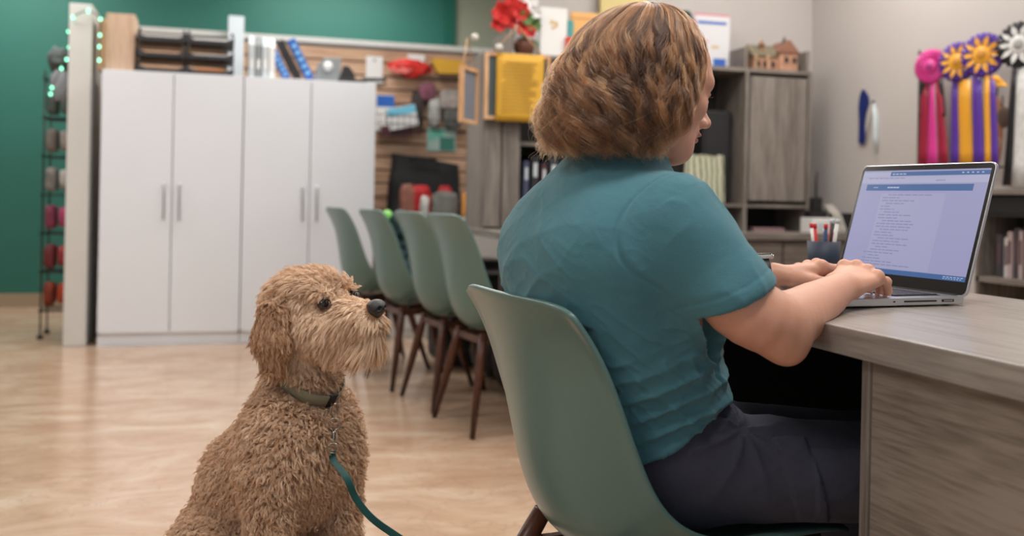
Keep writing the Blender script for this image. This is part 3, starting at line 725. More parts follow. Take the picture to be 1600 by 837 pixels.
for k, (a, b, c_, d_, col, nm, lb) in enumerate(((652, 128, 684, 160, (118, 66, 84), 'maroon_pouch', 'maroon pouch in the slatwall basket above the mint card'), (684, 138, 722, 172, (158, 150, 144), 'grey_pack', 'grey pack standing at the right of the slatwall basket'), (668, 150, 690, 200, (176, 178, 172), 'white_pack', 'pale pack with dark print in the slatwall basket'), (692, 168, 722, 202, (96, 96, 92), 'dark_pack', 'charcoal pack low in the slatwall basket'), (640, 140, 664, 200, (52, 42, 40), 'black_pouch', 'black pouch at the left of the slatwall basket'))):
    x0, x1, z0, z1 = R4(a, b, c_, d_, SY-.05); lump(nm, lb, 'pouch' if 'pouch' in nm else 'packet', ((x0+x1)/2, SY-.035-.0*(k % 3), (z0+z1)/2), ((x1-x0)*.40, .028, (z1-z0)*.44), C(nm, col, noise=(25, .3)), k+3, .08, bx=.45)
x0, x1, z0, z1 = R4(592, 176, 656, 208, SY-.08); wire_basket('black wire basket of boxed supplies beside the right wardrobe', x0-.05, x1, z0, .13, .16)
def flatbox(name, label, cat, a, b, c_, d_, Y, m, m2=None, rot=0, dep=.05, band=.35):
    x0, x1, z0, z1 = R4(a, b, c_, d_, Y); t = thing(name, label, cat, ((x0+x1)/2, Y, z0)); ca, sa = math.cos(rot), math.sin(rot)
    c = np.array([(x0+x1)/2, Y+dep/2, (z0+z1)/2]); ax = np.array([ca, 0, sa])*(x1-x0)/2; az = np.array([-sa, 0, ca])*(z1-z0)/2
    MB().obox(c, ax, (0, dep/2, 0), az).build('carton', m, t, bevel=.002)
    if m2 is not None: MB().obox(c-np.array([0, dep/2+.001, 0])+az*(1-band), ax*.98, (0, .001, 0), az*band*.9).build('printed_band', m2, t)
    return t
flatbox('supply_box', 'blue and white box upright in the basket beside the wardrobe', 'box', 588, 148, 616, 205, SY-.09, P_WHITE, P_BLUE, 0)
flatbox('supply_box', 'white box with pale blue band tilted in the basket beside the wardrobe', 'box', 606, 166, 652, 200, SY-.15, P_WHITE, C('sky_blue_print', (110, 186, 214)), .22, band=.4)
flatbox('supply_box', 'maroon box lowest in the basket beside the wardrobe', 'box', 596, 196, 645, 212, SY-.12, C('maroon_card', (84, 40, 48)), None, .08)
x0, x1, z0, z1 = R4(667, 200, 712, 236, SY-.0)
t = thing('picture_card', 'mint and teal picture card in clear sleeve on the slatwall', 'card', ((x0+x1)/2, SY, z0))
MB().box((x0, SY, z0), (x1, SY+.008, z1)).build('sleeve', C('pale_teal_card', (170, 196, 186)), t)
MB().prism([(x0+.008, z1-.008), (x0+.14, z1-.012), (x0+.13, z1-.06), (x0+.012, z1-.10)], SY-.003, SY, 'XZ').build('mint_patch', P_MINT, t)
MB().box((x0+.10, SY-.002, z0+.006), (x1-.01, SY, z1-.07)).build('teal_patch', C('deep_teal_card', (60, 124, 112)), t)
# black tote and goods behind the chairs
x0, x1, z0, z1 = R4(608, 248, 722, 305, 7.15)
t = thing('tote_bag', 'large black tote bag slumped against the slatwall behind chairs', 'bag', ((x0+x1)/2, 7.2, z0-.4))
G_ = []
for i, s_ in enumerate(np.linspace(0, 1, 16)):
    zz = z1-.10*s_*0+(-.03)*s_; row = []
    for a in np.linspace(0, 2*PI, 41)[:-1]:
        pass
bm_ = MB(); rows = []
for k, zz in enumerate(np.linspace(.42, 0, 14)):
    f = 1-.10*(zz/.42)**2; row = []
    for a in np.linspace(0, 2*PI, 49):
        cx, sy = math.cos(a), math.sin(a); e = .5; px_ = math.copysign(abs(cx)**e, cx)*(x1-x0)/2*f; py_ = math.copysign(abs(sy)**e, sy)*.10*(1-.5*zz/.42)
        topz = .04*(-(px_/(x1-x0)*2))*(zz/.42); w_ = .012*vnoise(np.array([[px_*9, py_*9, zz*9]]))[0]
        row.append(((x0+x1)/2+px_+w_, 7.2+py_+w_, z1-.42+zz+topz))
    rows.append(row)
bm_.sheet(rows); bm_.add([tuple(p) for p in rows[0][:-1]], [tuple(range(48))]); bm_.build('bag_body', M_MATBLACK, t)
MB().tube([((x0+x1)/2-.12, 7.11, z1-.02), ((x0+x1)/2-.10, 7.10, z1+.015), ((x0+x1)/2+.06, 7.10, z1-.005), ((x0+x1)/2+.08, 7.11, z1-.05)], .008, 8).build('handle', M_BLACK, t)
bench_z = onY(660, 345, 7.0)[2]-.03
t = thing('storage_bench', 'low white cupboard under the slatwall behind the chair row', 'cupboard', (1.5, 7.1, 0))
x0 = onY(592, 340, 7.0)[0]+.03; MB().box((x0, 6.60, 0), (1.95, 7.36, z1-.4235)).build('body', M_WHITE2, t, bevel=.003); MB().box((x0+.02, 6.585, .06), (x0+.42, 6.60, z1-.46)).build('door', M_WHITE2, t); MB().box((x0+.44, 6.585, .06), (1.93, 6.60, z1-.46)).build('door', M_WHITE2, t)
bz = z1-.42
def onbench(a, b, c_, d_, Y): x0, x1, z0, z1 = R4(a, b, c_, d_, Y); return (x0+x1)/2, (x1-x0)/2, z1
for k, (a, b, c_, col, nm, lb, cat) in enumerate(((640, 290, 676, (190, 34, 40), 'red_scarf', 'red cloth heap in front of the black tote', 'cloth'), (684, 291, 706, (186, 40, 44), 'red_pouch', 'small red pouch at the right of the black tote', 'pouch'), (655, 306, 668, (214, 214, 208), 'white_bottle', 'white bottle standing below the red cloth heap', 'bottle'), (672, 300, 712, (112, 116, 110), 'grey_bundle', 'grey patterned bundle between bottle and orange pack', 'bundle'), (716, 300, 733, (222, 150, 66), 'orange_pack', 'orange pack next to the grey hutch end', 'packet'), (618, 288, 640, (150, 96, 80), 'brown_pouch', 'brown and cream pouch left of the red cloth heap', 'pouch'), (722, 268, 735, (190, 80, 160), 'pink_pouch', 'small pink pouch beside the hutch end above the orange pack', 'pouch'))):
    cx, hw, zt = onbench(a, b, c_, 340, 6.99-.012*k); zb = bz
    lump(nm, lb, cat, (cx, 7.04-.055*k, (zt+zb)/2), (max(hw, .03), .035, (zt-zb)/2), C(nm, col, noise=(22, .25)), k+20, .14, bx=.6)

# ---- pine frames hanging from the hutch fin, yellow notice
def frame(label, cx, cz, w, h, yaw, Y, face, bw=.018):
    t = thing('pine_frame', label, 'frame', (cx, Y, cz), yaw)
    m = MB(); d = .012
    for (a, b, c_, e) in ((-w/2, -h/2, w/2, -h/2+bw), (-w/2, h/2-bw, w/2, h/2), (-w/2, -h/2+bw, -w/2+bw, h/2-bw), (w/2-bw, -h/2+bw, w/2, h/2-bw)): m.box((a, -d, b), (c_, d, e))
    m.build('moulding', M_PINE, t, local=True, bevel=.001); MB().box((-w/2+.008, 0, -h/2+.008), (w/2-.008, .006, h/2-.008)).build('panel', face, t, local=True)
    MB().tube([(-w*.38, .002, h/2), (0, .015, h/2+.15), (w*.38, .002, h/2)], .004, 6).build('hanging_cord', C('jute_cord', (196, 160, 120)), t, local=True)
    return t
x0, x1, z0, z1 = R4(758, 84, 860, 188, 4.93); frame('pine frame behind the yellow notice, hung on the hutch', (x0+x1)/2, (z0+z1)/2, x1-x0, z1-z0, 0, 4.945, C('slate_panel', (70, 84, 84)))
x0, x1, z0, z1 = R4(776, 84, 851, 190, 4.91)
nt_ = thing('notice', 'yellow printed notice taped over the pine frame', 'notice', ((x0+x1)/2, 4.925, z0))
MB().sheet([[(x0+(x1-x0)*a, 4.925-.004*math.sin(a*3+b*2), z0+(z1-z0)*b) for a in np.linspace(0, 1, 9)] for b in np.linspace(0, 1, 9)]).build('sheet', P_YEL, nt_, solid=.001)
rr2 = random.Random(3); yi = C('faded_ink_on_yellow', (150, 118, 30)); m = MB()
for k in range(15):
    zz = z1-.05-k*(z1-z0-.08)/15; a = x0+.03+(.02 if k in (0, 5) else 0); b = x1-.03-rr2.uniform(0, .05)
    m.box((a, 4.9185, zz), (b, 4.9195, zz+.0055))
m.build('printed_lines', yi, nt_)
x0, x1, z0, z1 = R4(724, 104, 748, 192, 4.85); frame('narrow pine frame turned edgewise beside the hutch end', (x0+x1)/2, (z0+z1)/2, .20, (z1-z0), math.radians(52), 4.897, C('slate_panel2', (112, 118, 128)))
for k, (px, py) in enumerate(((742, 58), (780, 74))):
    p = onY(px, py, 4.9); tag(MB().ball(p, .020, 12).build('bead_ornament', C('pearl_bead', (206, 204, 196), .3)), ('pearl bead on the cord of the edgewise frame', 'pearl bead on the cord of the frame behind the notice')[k], 'bead')

# ---- on top of the hutch
HT = HZ
# flowers
p = onY(800, 45, 5.1); fx_ = p[0]+.075
t = thing('flower_pot', 'red and white artificial flowers in basket on the hutch end', 'flowers', (fx_, 5.1, HT))
MB().lathe((fx_, 5.12, HT), [(.001, .001), (.045, .001), (.055, .05), (.06, .09), (.05, .09)], 20).build('basket', C('brown_wicker', (104, 62, 44), noise=(60, .4)), t)
def blossom(c, r, m, parent, n=7, seed=0):
    q = MB(); j = random.Random(seed)
    for k in range(n):
        a = 2*PI*k/n+j.random(); tl = j.uniform(.2, .7); d = np.array([math.cos(a)*math.cos(tl), -math.sin(tl)*.8, math.sin(a)*math.cos(tl)]); d /= np.linalg.norm(d); s_ = np.cross(d, (0, 1, .1)); s_ /= np.linalg.norm(s_)
        g = [[np.array(c)+d*r*u+s_*w*r*.42*math.sin(PI*min(u*.9+.08, 1))+np.array([0, -.15*r*u*u, 0]) for w in np.linspace(-1, 1, 5)] for u in np.linspace(0, 1, 6)]
        q.sheet(g)
    return q.build('blossom', m, parent, solid=.002)
j = random.Random(8)
for k, (px, py, r, m) in enumerate(((785, 22, .075, P_RED), (800, 8, .065, P_RED), (812, 18, .06, P_RED), (778, 38, .05, P_RED), (828, 4, .05, P_WHITE), (822, 28, .045, C('leaf_green', (96, 130, 70))), (832, 38, .05, C('leaf_green', (96, 130, 70))), (816, 44, .045, P_RED), (836, 20, .04, P_WHITE), (794, 34, .05, P_RED), (826, 50, .04, P_RED))):
    c = onY(px, py, 5.06-.01*(k % 3)); blossom(c, r, m, t, 8, k)
    MB().tube([(fx_, 5.12, HT+.08), ((c[0]+fx_)/2, 5.1, (c[2]+HT+.08)/2), c], .0025, 6).build('stem', C('leaf_green', (96, 130, 70)), t)
def standcard(name, label, cat, a, b, c_, d_, Y, m, deco=None, th=.004, base=HT):
    x0, x1, z0, z1 = R4(a, b, c_, d_, Y); z0 = base; t = thing(name, label, cat, ((x0+x1)/2, Y, z0))
    MB().box((x0, Y, z0), (x1, Y+th, z1)).build('front', m, t, bevel=.0008)
    MB().obox(((x0+x1)/2, Y+.02+th, (z0+z1)/2), ((x1-x0)/2, 0, 0), (0, .001, 0), (0, .0, (z1-z0)/2)).build('back', m, t) if th < .01 else None
    if deco:
        for k, (u, v, w, h, dm) in enumerate(deco): MB().box((x0+(x1-x0)*u, Y-.001, z0+(z1-z0)*v), (x0+(x1-x0)*(u+w), Y, z0+(z1-z0)*(v+h))).build('printed_mark', dm, t)
    return t
gold = C('gold_print', (196, 164, 104))
standcard('greeting_card', 'tall white greeting card with small gold print on the hutch', 'card', 845, 12, 886, 80, 5.06, P_WHITE, [(.35, .66, .14, .08, gold), (.52, .60, .12, .12, gold), (.40, .56, .12, .06, gold)])
standcard('greeting_card', 'low white and green card lying behind the flower basket', 'card', 812, 48, 848, 78, 5.24, P_WHITE, [(.1, .45, .8, .22, C('pale_green_print', (150, 184, 150)))])
standcard('teal_book', 'thin teal book upright beside the white greeting card', 'book', 887, 32, 896, 80, 5.10, C('teal_book', (70, 150, 150)), th=.12)
standcard('envelope', 'orange envelope standing on the hutch above the woman', 'envelope', 893, 20, 945, 80, 5.20, C('apricot_card', (226, 172, 104)), [(.0, .86, 1, .03, C('tan_fold', (190, 134, 74)))])
standcard('red_tin', 'small red and white tin in front of the orange envelope', 'tin', 885, 58, 905, 80, 5.04, C('red_tin', (206, 60, 38)), [(.1, .3, .8, .2, P_WHITE)], th=.06)
standcard('poster_card', 'large pale yellow card leaning on the wall above the hutch', 'card', 938, -12, 1010, 78, 5.30, C('pale_yellow_card', (206, 188, 128)))
standcard('wall_chart', 'white drawing board with blue and pink marks beside the divider', 'poster', 1084, 22, 1140, 104, 5.20, C('drawing_white', (206, 206, 208)), [(.55, .0, .35, .22, C('blue_marker', (48, 96, 176))), (.1, .82, .8, .05, C('blue_marker', (48, 96, 176))), (.1, .5, .3, .03, C('pink_marker', (206, 120, 136))), (.5, .4, .2, .04, gold), (.0, .97, 1, .03, C('pink_marker', (206, 120, 136)))], th=.008)
p = onY(1072, 22, 5.12); t = thing('potted_plant', 'small green plant in magenta pot behind the woman on the hutch', 'plant', (p[0], 5.12, HT))
MB().lathe((p[0], 5.12, HT), [(.001, 0), (.04, 0), (.055, .12), (.058, p[2]-HT-.04), (.05, p[2]-HT-.04)], 20).build('pot', C('magenta_pot', (170, 50, 104)), t)
m = MB()
for k in range(60):
    jj = random.Random(k); a = jj.uniform(0, 2*PI); e = jj.uniform(.2, 1.4); d = np.array([math.cos(a)*math.cos(e), math.sin(a)*math.cos(e), math.sin(e)]); c = np.array([p[0], 5.12, p[2]-.045]); s_ = np.cross(d, UP); s_ /= np.linalg.norm(s_)
    m.add([c, c+d*.035+s_*.012, c+d*.07, c+d*.035-s_*.012], [(0, 1, 2, 3)])
m.build('foliage', C('dark_leaf', (42, 88, 60)), t)
# little castle model
x0, x1, z0, z1 = R4(1172, 60, 1240, 104, 5.10); z0 = HT
t = thing('model_house', 'small brown model house with turrets on top of the hutch', 'model house', ((x0+x1)/2, 5.12, HT))
cr_ = C('cream_brown_wall', (170, 128, 102), noise=(30, .2)); rf_ = C('mossy_roof', (112, 104, 84), noise=(30, .3)); dk = C('dark_window', (50, 38, 34))
W_ = x1-x0; H_ = z1-z0
MB().box((x0, 5.06, HT), (x0+W_*.62, 5.2, HT+H_*.42)).build('wing', cr_, t, bevel=.002)
MB().box((x0+W_*.55, 5.04, HT), (x1-.01, 5.2, HT+H_*.55)).build('tower_house', cr_, t, bevel=.002)
MB().prism([(5.05, HT+H_*.42), (5.21, HT+H_*.42), (5.13, HT+H_*.80)], x0-.006, x0+W_*.60, 'YZ').build('roof', rf_, t)
MB().prism([(x0+W_*.52, HT+H_*.55), (x1, HT+H_*.55), (x0+W_*.765, HT+H_*.93)], 5.03, 5.21, 'XZ').build('roof', C('red_brown_roof', (134, 92, 74)), t)
for (u, r, h) in ((.26, .016, 1.0), (.78, .014, 1.12)):
    MB().lathe((x0+W_*u, 5.10, HT+H_*.6), [(r, 0), (r, H_*(h-.85)), (r*1.3, H_*(h-.85)), (.001, H_*(h-.62))], 12).build('turret', cr_ if u < .5 else rf_, t)
for k in range(5):
    u = (.06, .22, .40, .66, .84)[k]; MB().box((x0+W_*u, 5.036 if k > 2 else 5.057, HT+H_*(.10 if k < 3 else .26)), (x0+W_*(u+.09), 5.045 if k > 2 else 5.065, HT+H_*(.28 if k < 3 else .42))).build('window', dk, t)
for k in range(3): MB().lathe((x0+W_*(.03+k*.27), 5.05, HT), [(.006, 0), (.006, H_*.35), (.009, H_*.38), (.001, H_*.46)], 8).build('column', P_TAN, t)

# ---- inside the hutch
x0, x1, z0, z1 = R4(1104, 172, 1142, 238, 5.12); z0 = .945
t = thing('speaker_box', 'black upright box inside the dark hutch shelf', 'box', ((x0+x1)/2, 5.15, z0)); MB().box((x0-.03, 5.11, z0+.001), (x1, 5.3, z1)).build('cabinet', M_MATBLACK, t, bevel=.02); MB().box((x0-.01, 5.104, z0+.03), (x1-.02, 5.11, z1-.03)).build('grille', C('speaker_cloth', (34, 34, 35), .9), t)
x0, x1, z0, z1 = R4(1072, 243, 1136, 316, 5.03)
t = thing('patterned_bag', 'cream and green striped bag on the hutch shelf', 'bag', ((x0+x1)/2, 5.04, .945))
def striped():
    m = bpy.data.materials.new('cream_green_stripe'); m.use_nodes = True; nt = m.node_tree; b = nt.nodes['Principled BSDF']
    tc = nt.nodes.new('ShaderNodeTexCoord'); w = nt.nodes.new('ShaderNodeTexWave'); w.inputs['Scale'].default_value = 9; w.inputs['Distortion'].default_value = 3.5; w.inputs['Detail'].default_value = 2
    nt.links.new(tc.outputs['Object'], w.inputs['Vector']); cr = nt.nodes.new('ShaderNodeValToRGB'); cr.color_ramp.elements[0].color = srgb(104, 116, 92); cr.color_ramp.elements[1].color = srgb(200, 196, 172)
    nt.links.new(w.outputs['Fac'], cr.inputs[0]); nt.links.new(cr.outputs[0], b.inputs['Base Color']); b.inputs['Roughness'].default_value = .8; return m
g = []
for zz in np.linspace(0, 1, 12):
    g.append([(x0+(x1-x0)*(.5+.5*math.copysign(abs(math.cos(a))**.6, math.cos(a))*(1-.06*zz)), 5.06+.033*math.copysign(abs(math.sin(a))**.6, math.sin(a))*(1-.5*zz), .9462+(z1-.9462)*zz+.008*math.sin(a*5)*zz) for a in np.linspace(0, 2*PI, 41)])
MB().sheet(g).build('bag_body', striped(), t)
papers(2.93, 5.03, KZ+.001, .20, .22, .020, C('pinkish_paper', (150, 120, 124)), 'pile of pinkish papers in the low hutch cubby')
for k, (x, w, h, col) in enumerate(((1.555, .03, .22, (60, 66, 90)), (1.60, .04, .25, (30, 30, 34)), (1.655, .03, .21, (70, 40, 44)), (1.70, .05, .24, (50, 54, 60)), (1.765, .04, .19, (36, 50, 90)), (1.81, .03, .23, (20, 20, 22)))):
    t = thing('binder', ('navy-grey binder', 'tall black binder', 'dark red binder', 'thick slate binder', 'short blue binder', 'last black binder')[k]+' standing in the left hutch bay', 'binder', (x, 5.1, .93), group='binders in the hutch'); MB().box((x, 5.04, .931), (x+w, 5.28, .93+h)).build('cover', C(f'binder_shade{k}', col), t, bevel=.002); MB().box((x+w*.25, 5.038, .93+h*.55), (x+w*.75, 5.04, .93+h*.85)).build('spine_label', P_LGREY, t)

# ---- on the counter right of the hutch
x0, x1, z0, z1 = R4(1266, 340, 1302, 366, 4.86)
t = thing('white_organiser', 'white desk organiser on the counter beside the hutch', 'organiser', ((x0+x1)/2, 4.88, KZ)); MB().box((x0, 4.84, KZ), (x1, 4.96, KZ+.085)).build('box', P_WHITE, t, bevel=.004); MB().box((x0+.03, 4.836, KZ+.02), (x1-.04, 4.84, KZ+.06)).build('recess', P_LGREY, t)
t = thing('adapter_stand', 'black adapter with aerial standing on the white organiser', 'adapter', ((x0+x1)/2, 4.9, KZ+.085))
q = onY(1277, 268, 4.9); MB().box((x0+.005, 4.87, KZ+.0865), (x1-.03, 4.93, KZ+.125)).build('body', M_BLACK, t, bevel=.003); MB().box((x0+.03, 4.88, KZ+.125), (x0+.09, 4.92, KZ+.20)).build('block', M_BLACK, t, bevel=.004)
MB().tube([(x0+.06, 4.9, KZ+.19), (x0+.058, 4.9, KZ+.30), (q[0], 4.9, q[2])], .006, 8).build('aerial', M_BLACK, t)
m = MB()
for k in range(5): a = x1-.05+k*.012; m.tube([(a, 4.93, KZ+.13), (a+.02, 4.90, KZ+.16), (a+.03, 4.83, KZ+.10), (a+.05, 4.81, KZ+.02), (a+.03, 4.79, KZ+.005)], .003, 6)
m.build('cable', C('pale_cable', (196, 190, 180)), t)
x0, x1, z0, z1 = R4(1308, 331, 1336, 365, 4.88)
t = thing('pen_box', 'black square box on the counter behind the laptop', 'box', ((x0+x1)/2, 4.9, KZ)); MB().box((x0, 4.86, KZ), (x1+.04, 4.96, KZ+.10)).build('body', M_BLACK, t, bevel=.004); MB().box((x0-.003, 4.857, KZ+.10), (x1+.043, 4.963, KZ+.115)).build('lid', M_MATBLACK, t, bevel=.002)
# pen cup on the desk behind the laptop
pc = at(1307, 436, 2.30); pc[2] = DZ; pc = np.array([1.43, 2.12, DZ+.0005])
t = thing('pen_cup', 'dark blue pen cup with red and white pens behind the hands', 'pen cup', pc)
MB().lathe(pc, [(.001, 0), (.036, 0), (.040, .085), (.037, .085), (.033, .006), (.001, .006)], 28).build('cup', C('navy_cup', (34, 46, 66), .55), t)
for k in range(9):
    a = k*2.4; b = pc+np.array([math.cos(a)*.015, math.sin(a)*.015, .01]); e = pc+np.array([math.cos(a)*.030, math.sin(a)*.030, .105+.012*(k % 3)]); pe = MB().tube([b, e], .0042, 8).build('pen', (P_RED, P_WHITE, M_BLACK, C('navy_pen', (40, 60, 110)))[k % 4], t)
    MB().tube([e, e+(e-b)*.10], .0048, 8).build('pen_cap', (P_WHITE, P_RED, P_LGREY)[k % 3], pe)
pm_ = np.array([1.25, 2.05, DZ+.0005]); t = thing('mouse', 'black computer mouse on the desk behind the left hand', 'mouse', pm_)
MB().ball(pm_+UP*.0165, 1, 20, (.052, .030, .0165)).build('shell', M_BLACK, t)
MB().box(pm_+np.array([.014, -.002, .030]), pm_+np.array([.03, .002, .0345])).build('wheel', M_MATBLACK, t, bevel=.001)

# ---- wall ribbon and pendant on the right wall
def onwall(px, py, off=0.012): return onX(px, py, RX-off)
t = thing('award_ribbon', 'navy blue ribbon pinned to the wall above the laptop', 'ribbon', onwall(1348, 140))
O_ = [(1348, 138), (1356, 150), (1357, 160), (1352, 176), (1350, 195), (1352, 222), (1346, 226), (1341, 222), (1342, 190), (1341, 168), (1343, 150)]
v_ = [onwall(*q) for q in O_]; n = len(v_); back = [p+np.array([.006, 0, 0]) for p in v_]
MB().add(v_+back, [tuple(range(n)), tuple(range(n, 2*n))[::-1]]+[(i, (i+1) % n, n+(i+1) % n, n+i) for i in range(n)]).build('streamer', C('navy_satin', (26, 42, 104), .4), t)
MB().ball(onwall(1348, 139), .008, 10).build('pin', M_STEEL0 if False else M_CHROME, t)
t = thing('pendant', 'silver grey strap hanging on the wall beside the navy ribbon', 'strap', onwall(1365, 160))
MB().tube([onwall(1363, 160), onwall(1360, 180), onwall(1352, 225)], .004, 8).build('cord', C('pale_cable', (196, 190, 180)), t)
MB().tube([onwall(1366, 162), onwall(1368, 185), onwall(1368, 215), onwall(1370, 238)], [.008, .018, .016, .004], 10).build('strap_loop', P_LGREY, t)
MB().tube([onwall(1364, 158), onwall(1367, 168)], .009, 8).build('clasp', C('dark_clasp', (60, 60, 58)), t)

# ---- rosettes
XR = RX-.10
def onr(px, py, off=0): return onX(px, py, XR-off)
t = thing('ribbon_rack', 'thin black wire rack holding the award rosettes', 'rack', onr(1435, 260))
m = MB()
for px in (1437, 1452, 1590): m.tube([onr(px, 78, -.02), onr(px-3, 262, -.02)], .004, 6)
m.tube([onr(1434, 84, -.02), onr(1600, 78, -.02), onr(1700, 76, -.02)], .005, 6); m.tube([onr(1434, 256, -.02), onr(1600, 262, -.02), onr(1700, 265, -.02)], .005, 6)
m.build('wires', M_BLACK, t)
for py in (84, 256): MB().tube([onr(1437, py, -.02), onr(1437, py, -.092)], .004, 6).build('bracket', M_BLACK, t)
def rosette(label, px, py, rpx, scheme, tails, out=0.0):
    c = onr(px, py, .03+out); r = rpx*np.linalg.norm(onr(px, py+10, .03)-onr(px, py, .03))/10
    t = thing('rosette', label, 'rosette', c, group=None); ax = nrm(np.array([-1, -.45, 0])); e2 = np.array([0, 0, 1.0]); e1_ = np.cross(e2, ax)
    n = 96; g = []
    for k, (rr_, h) in enumerate(((1.0, .0), (.86, .014), (.62, .004), (.50, .012), (.36, .004), (.34, .0))):
        g.append([c+(e1_*math.cos(a)+e2*math.sin(a))*r*rr_*(1+.025*math.cos(a*24))+ax*(h*1.0+.006*math.cos(a*24)*(rr_ > .4)) for a in np.linspace(0, 2*PI, n+1)])
    MB().sheet(g).build('pleats', scheme[0], t, solid=.002)
    if scheme[1]:
        for k in range(10):
            a = 2*PI*k/10; d = e1_*math.cos(a)+e2*math.sin(a); s_ = np.cross(ax, d)
            q = [c+d*r*.38+s_*r*.10+ax*.014, c+d*r*.38-s_*r*.10+ax*.014, c+d*r*.62-s_*r*.125+ax*.018, c+d*r*.93+ax*.014, c+d*r*.62+s_*r*.125+ax*.018]
            MB().add(q, [(0, 1, 2, 3, 4)]).build('petal', scheme[1], t, solid=.003)
    MB().lathe(c+ax*.008, [(r*.40, 0), (r*.40, .008), (r*.34, .012), (.001, .013)], 28, axis=ax).build('button', scheme[2], t)
    MB().lathe(c+ax*.021, [(r*.22, 0), (r*.20, .002), (.001, .0025)], 20, axis=ax).build('button_print', scheme[3], t)
    for (pts, m) in tails:
        L_ = [onr(a, b, .022+out) for a, b in pts[0]]; R_ = [onr(a, b, .022+out) for a, b in pts[1]]
        MB().sheet([[a*(1-w)+b*w+ax*(.006*math.sin(w*PI)+.004*math.sin(i*1.3)) for w in np.linspace(0, 1, 5)] for i, (a, b) in enumerate(zip(L_, R_))]).build('tail', m, t, solid=.0015)
    return t
BW_ = C('black_satin', (26, 26, 30), .4); WS_ = C('white_satin', (206, 206, 204), .4, noise=(30, .15))
def st(xt0, xt1, yt, xb0, xb1, yb, n=6): return ([(xt0+(xb0-xt0)*k/(n-1), yt+(yb-yt)*k/(n-1)) for k in range(n)], [(xt1+(xb1-xt1)*k/(n-1), yt+(yb-yt)*k/(n-1)) for k in range(n)])
rosette('pink rosette with magenta, crimson and black tails', 1455, 104, 27, (P_PINK, None, P_PINK, C('pink_print', (150, 40, 110))), [(st(1440, 1452, 125, 1433, 1448, 262), P_CRIM), (st(1462, 1472, 125, 1466, 1482, 262), P_CRIM), (st(1438, 1450, 122, 1436, 1444, 182), BW_), (st(1464, 1474, 122, 1470, 1478, 182), BW_), (st(1454, 1460, 122, 1447, 1465, 264), P_PINK)])
rosette('purple and gold sunflower rosette beside the pink one', 1497, 97, 31, (P_PURP, P_GOLD, P_GOLD, C('gold_print2', (190, 130, 40))), [(st(1488, 1498, 125, 1484, 1498, 264), P_PURP), (st(1497, 1518, 125, 1498, 1520, 264), P_GOLD)], -.005)
rosette('larger purple and gold sunflower rosette in the middle', 1536, 86, 34, (P_PURP, P_GOLD, P_GOLD, C('gold_print2', (190, 130, 40))), [(st(1520, 1534, 118, 1520, 1538, 264), P_PURP), (st(1538, 1547, 118, 1538, 1548, 264), P_GOLD), (st(1547, 1556, 118, 1548, 1560, 264), P_PURP), (st(1548, 1560, 118, 1550, 1576, 135), P_GOLD)], .04)
rosette('black and white rosette at the edge of the rack', 1594, 70, 36, (BW_, WS_, WS_, C('grey_print', (150, 150, 146))), [(st(1582, 1592, 105, 1566, 1580, 290), BW_), (st(1588, 1612, 105, 1580, 1612, 292), WS_)])
for k, (a, b, c_, d_, col, nm, lb, cat) in enumerate(((1548, 150, 1566, 262, (176, 120, 84), 'tan_sash', 'tan sash hanging behind the gold ribbon tails', 'sash'), (1552, 168, 1580, 200, (112, 96, 84), 'brown_medal', 'brown disc medal hanging between purple and black rosettes', 'medal'), (1552, 200, 1566, 240, (196, 150, 120), 'cream_medal', 'cream and green medal below the brown disc', 'medal'))):
    A_, B_ = onr(a, b, -.03), onr(c_, d_, -.03); cc_ = (A_+B_)/2; ro = abs(A_[1]-B_[1])/2; rz_ = abs(A_[2]-B_[2])/2
    t = thing(nm, lb, cat, cc_); MB().ball(cc_, 1, 18, (.008, ro, rz_)).build('body', C(nm+'_colour', col), t); MB().tube([cc_+UP*rz_, cc_+UP*(rz_+.05)], .003, 6).build('loop', M_BLACK, t)

# ---- in and on the bookcase
j = random.Random(12); y = 3.50; k = 0
while y > 3.0:
    w = j.choice((.012, .018, .026, .034)); h = j.uniform(.16, .235); y -= w+.002; g_ = j.choice(((196, 192, 188), (150, 146, 146), (90, 84, 88), (206, 204, 200), (60, 56, 60), (170, 150, 150)))
    t = thing('magazine', ('thin pale', 'grey-spined', 'dark-spined', 'white tall', 'low charcoal', 'rose-grey')[k % 6]+f' magazine in the bookcase row below the ribbons', 'magazine', (BX0+.06, y, .655), group='magazines in the bookcase under the rosettes')
    t['label'] = 'closely packed upright magazine in the bookcase row below the award ribbons'
    MB().box((BX0+.05+.01*(k % 2), y, .656), (BX0+.24, y+w, .656+h)).build('cover', C(f'magazine_shade_{g_[0]}', g_), t, bevel=.001); MB().box((BX0+.049+.01*(k % 2), y+w*.2, .656+h*.3), (BX0+.051+.01*(k % 2), y+w*.8, .656+h*.8)).build('spine_print', C('spine_ink', (80, 60, 66)), t); k += 1
t = thing('storage_box', 'black storage box above the magazines in the bookcase', 'box', (3.3, 2.9, .9)); 
MB().box((BX0+.02, 2.3, .925), (RX-.02, 3.52, 1.007)).build('box', M_MATBLACK, t, bevel=.003)
MB().box((BX0+.015, 2.3, .915), (RX-.02, 3.52, .925)).build('lid', M_MATBLACK, t)

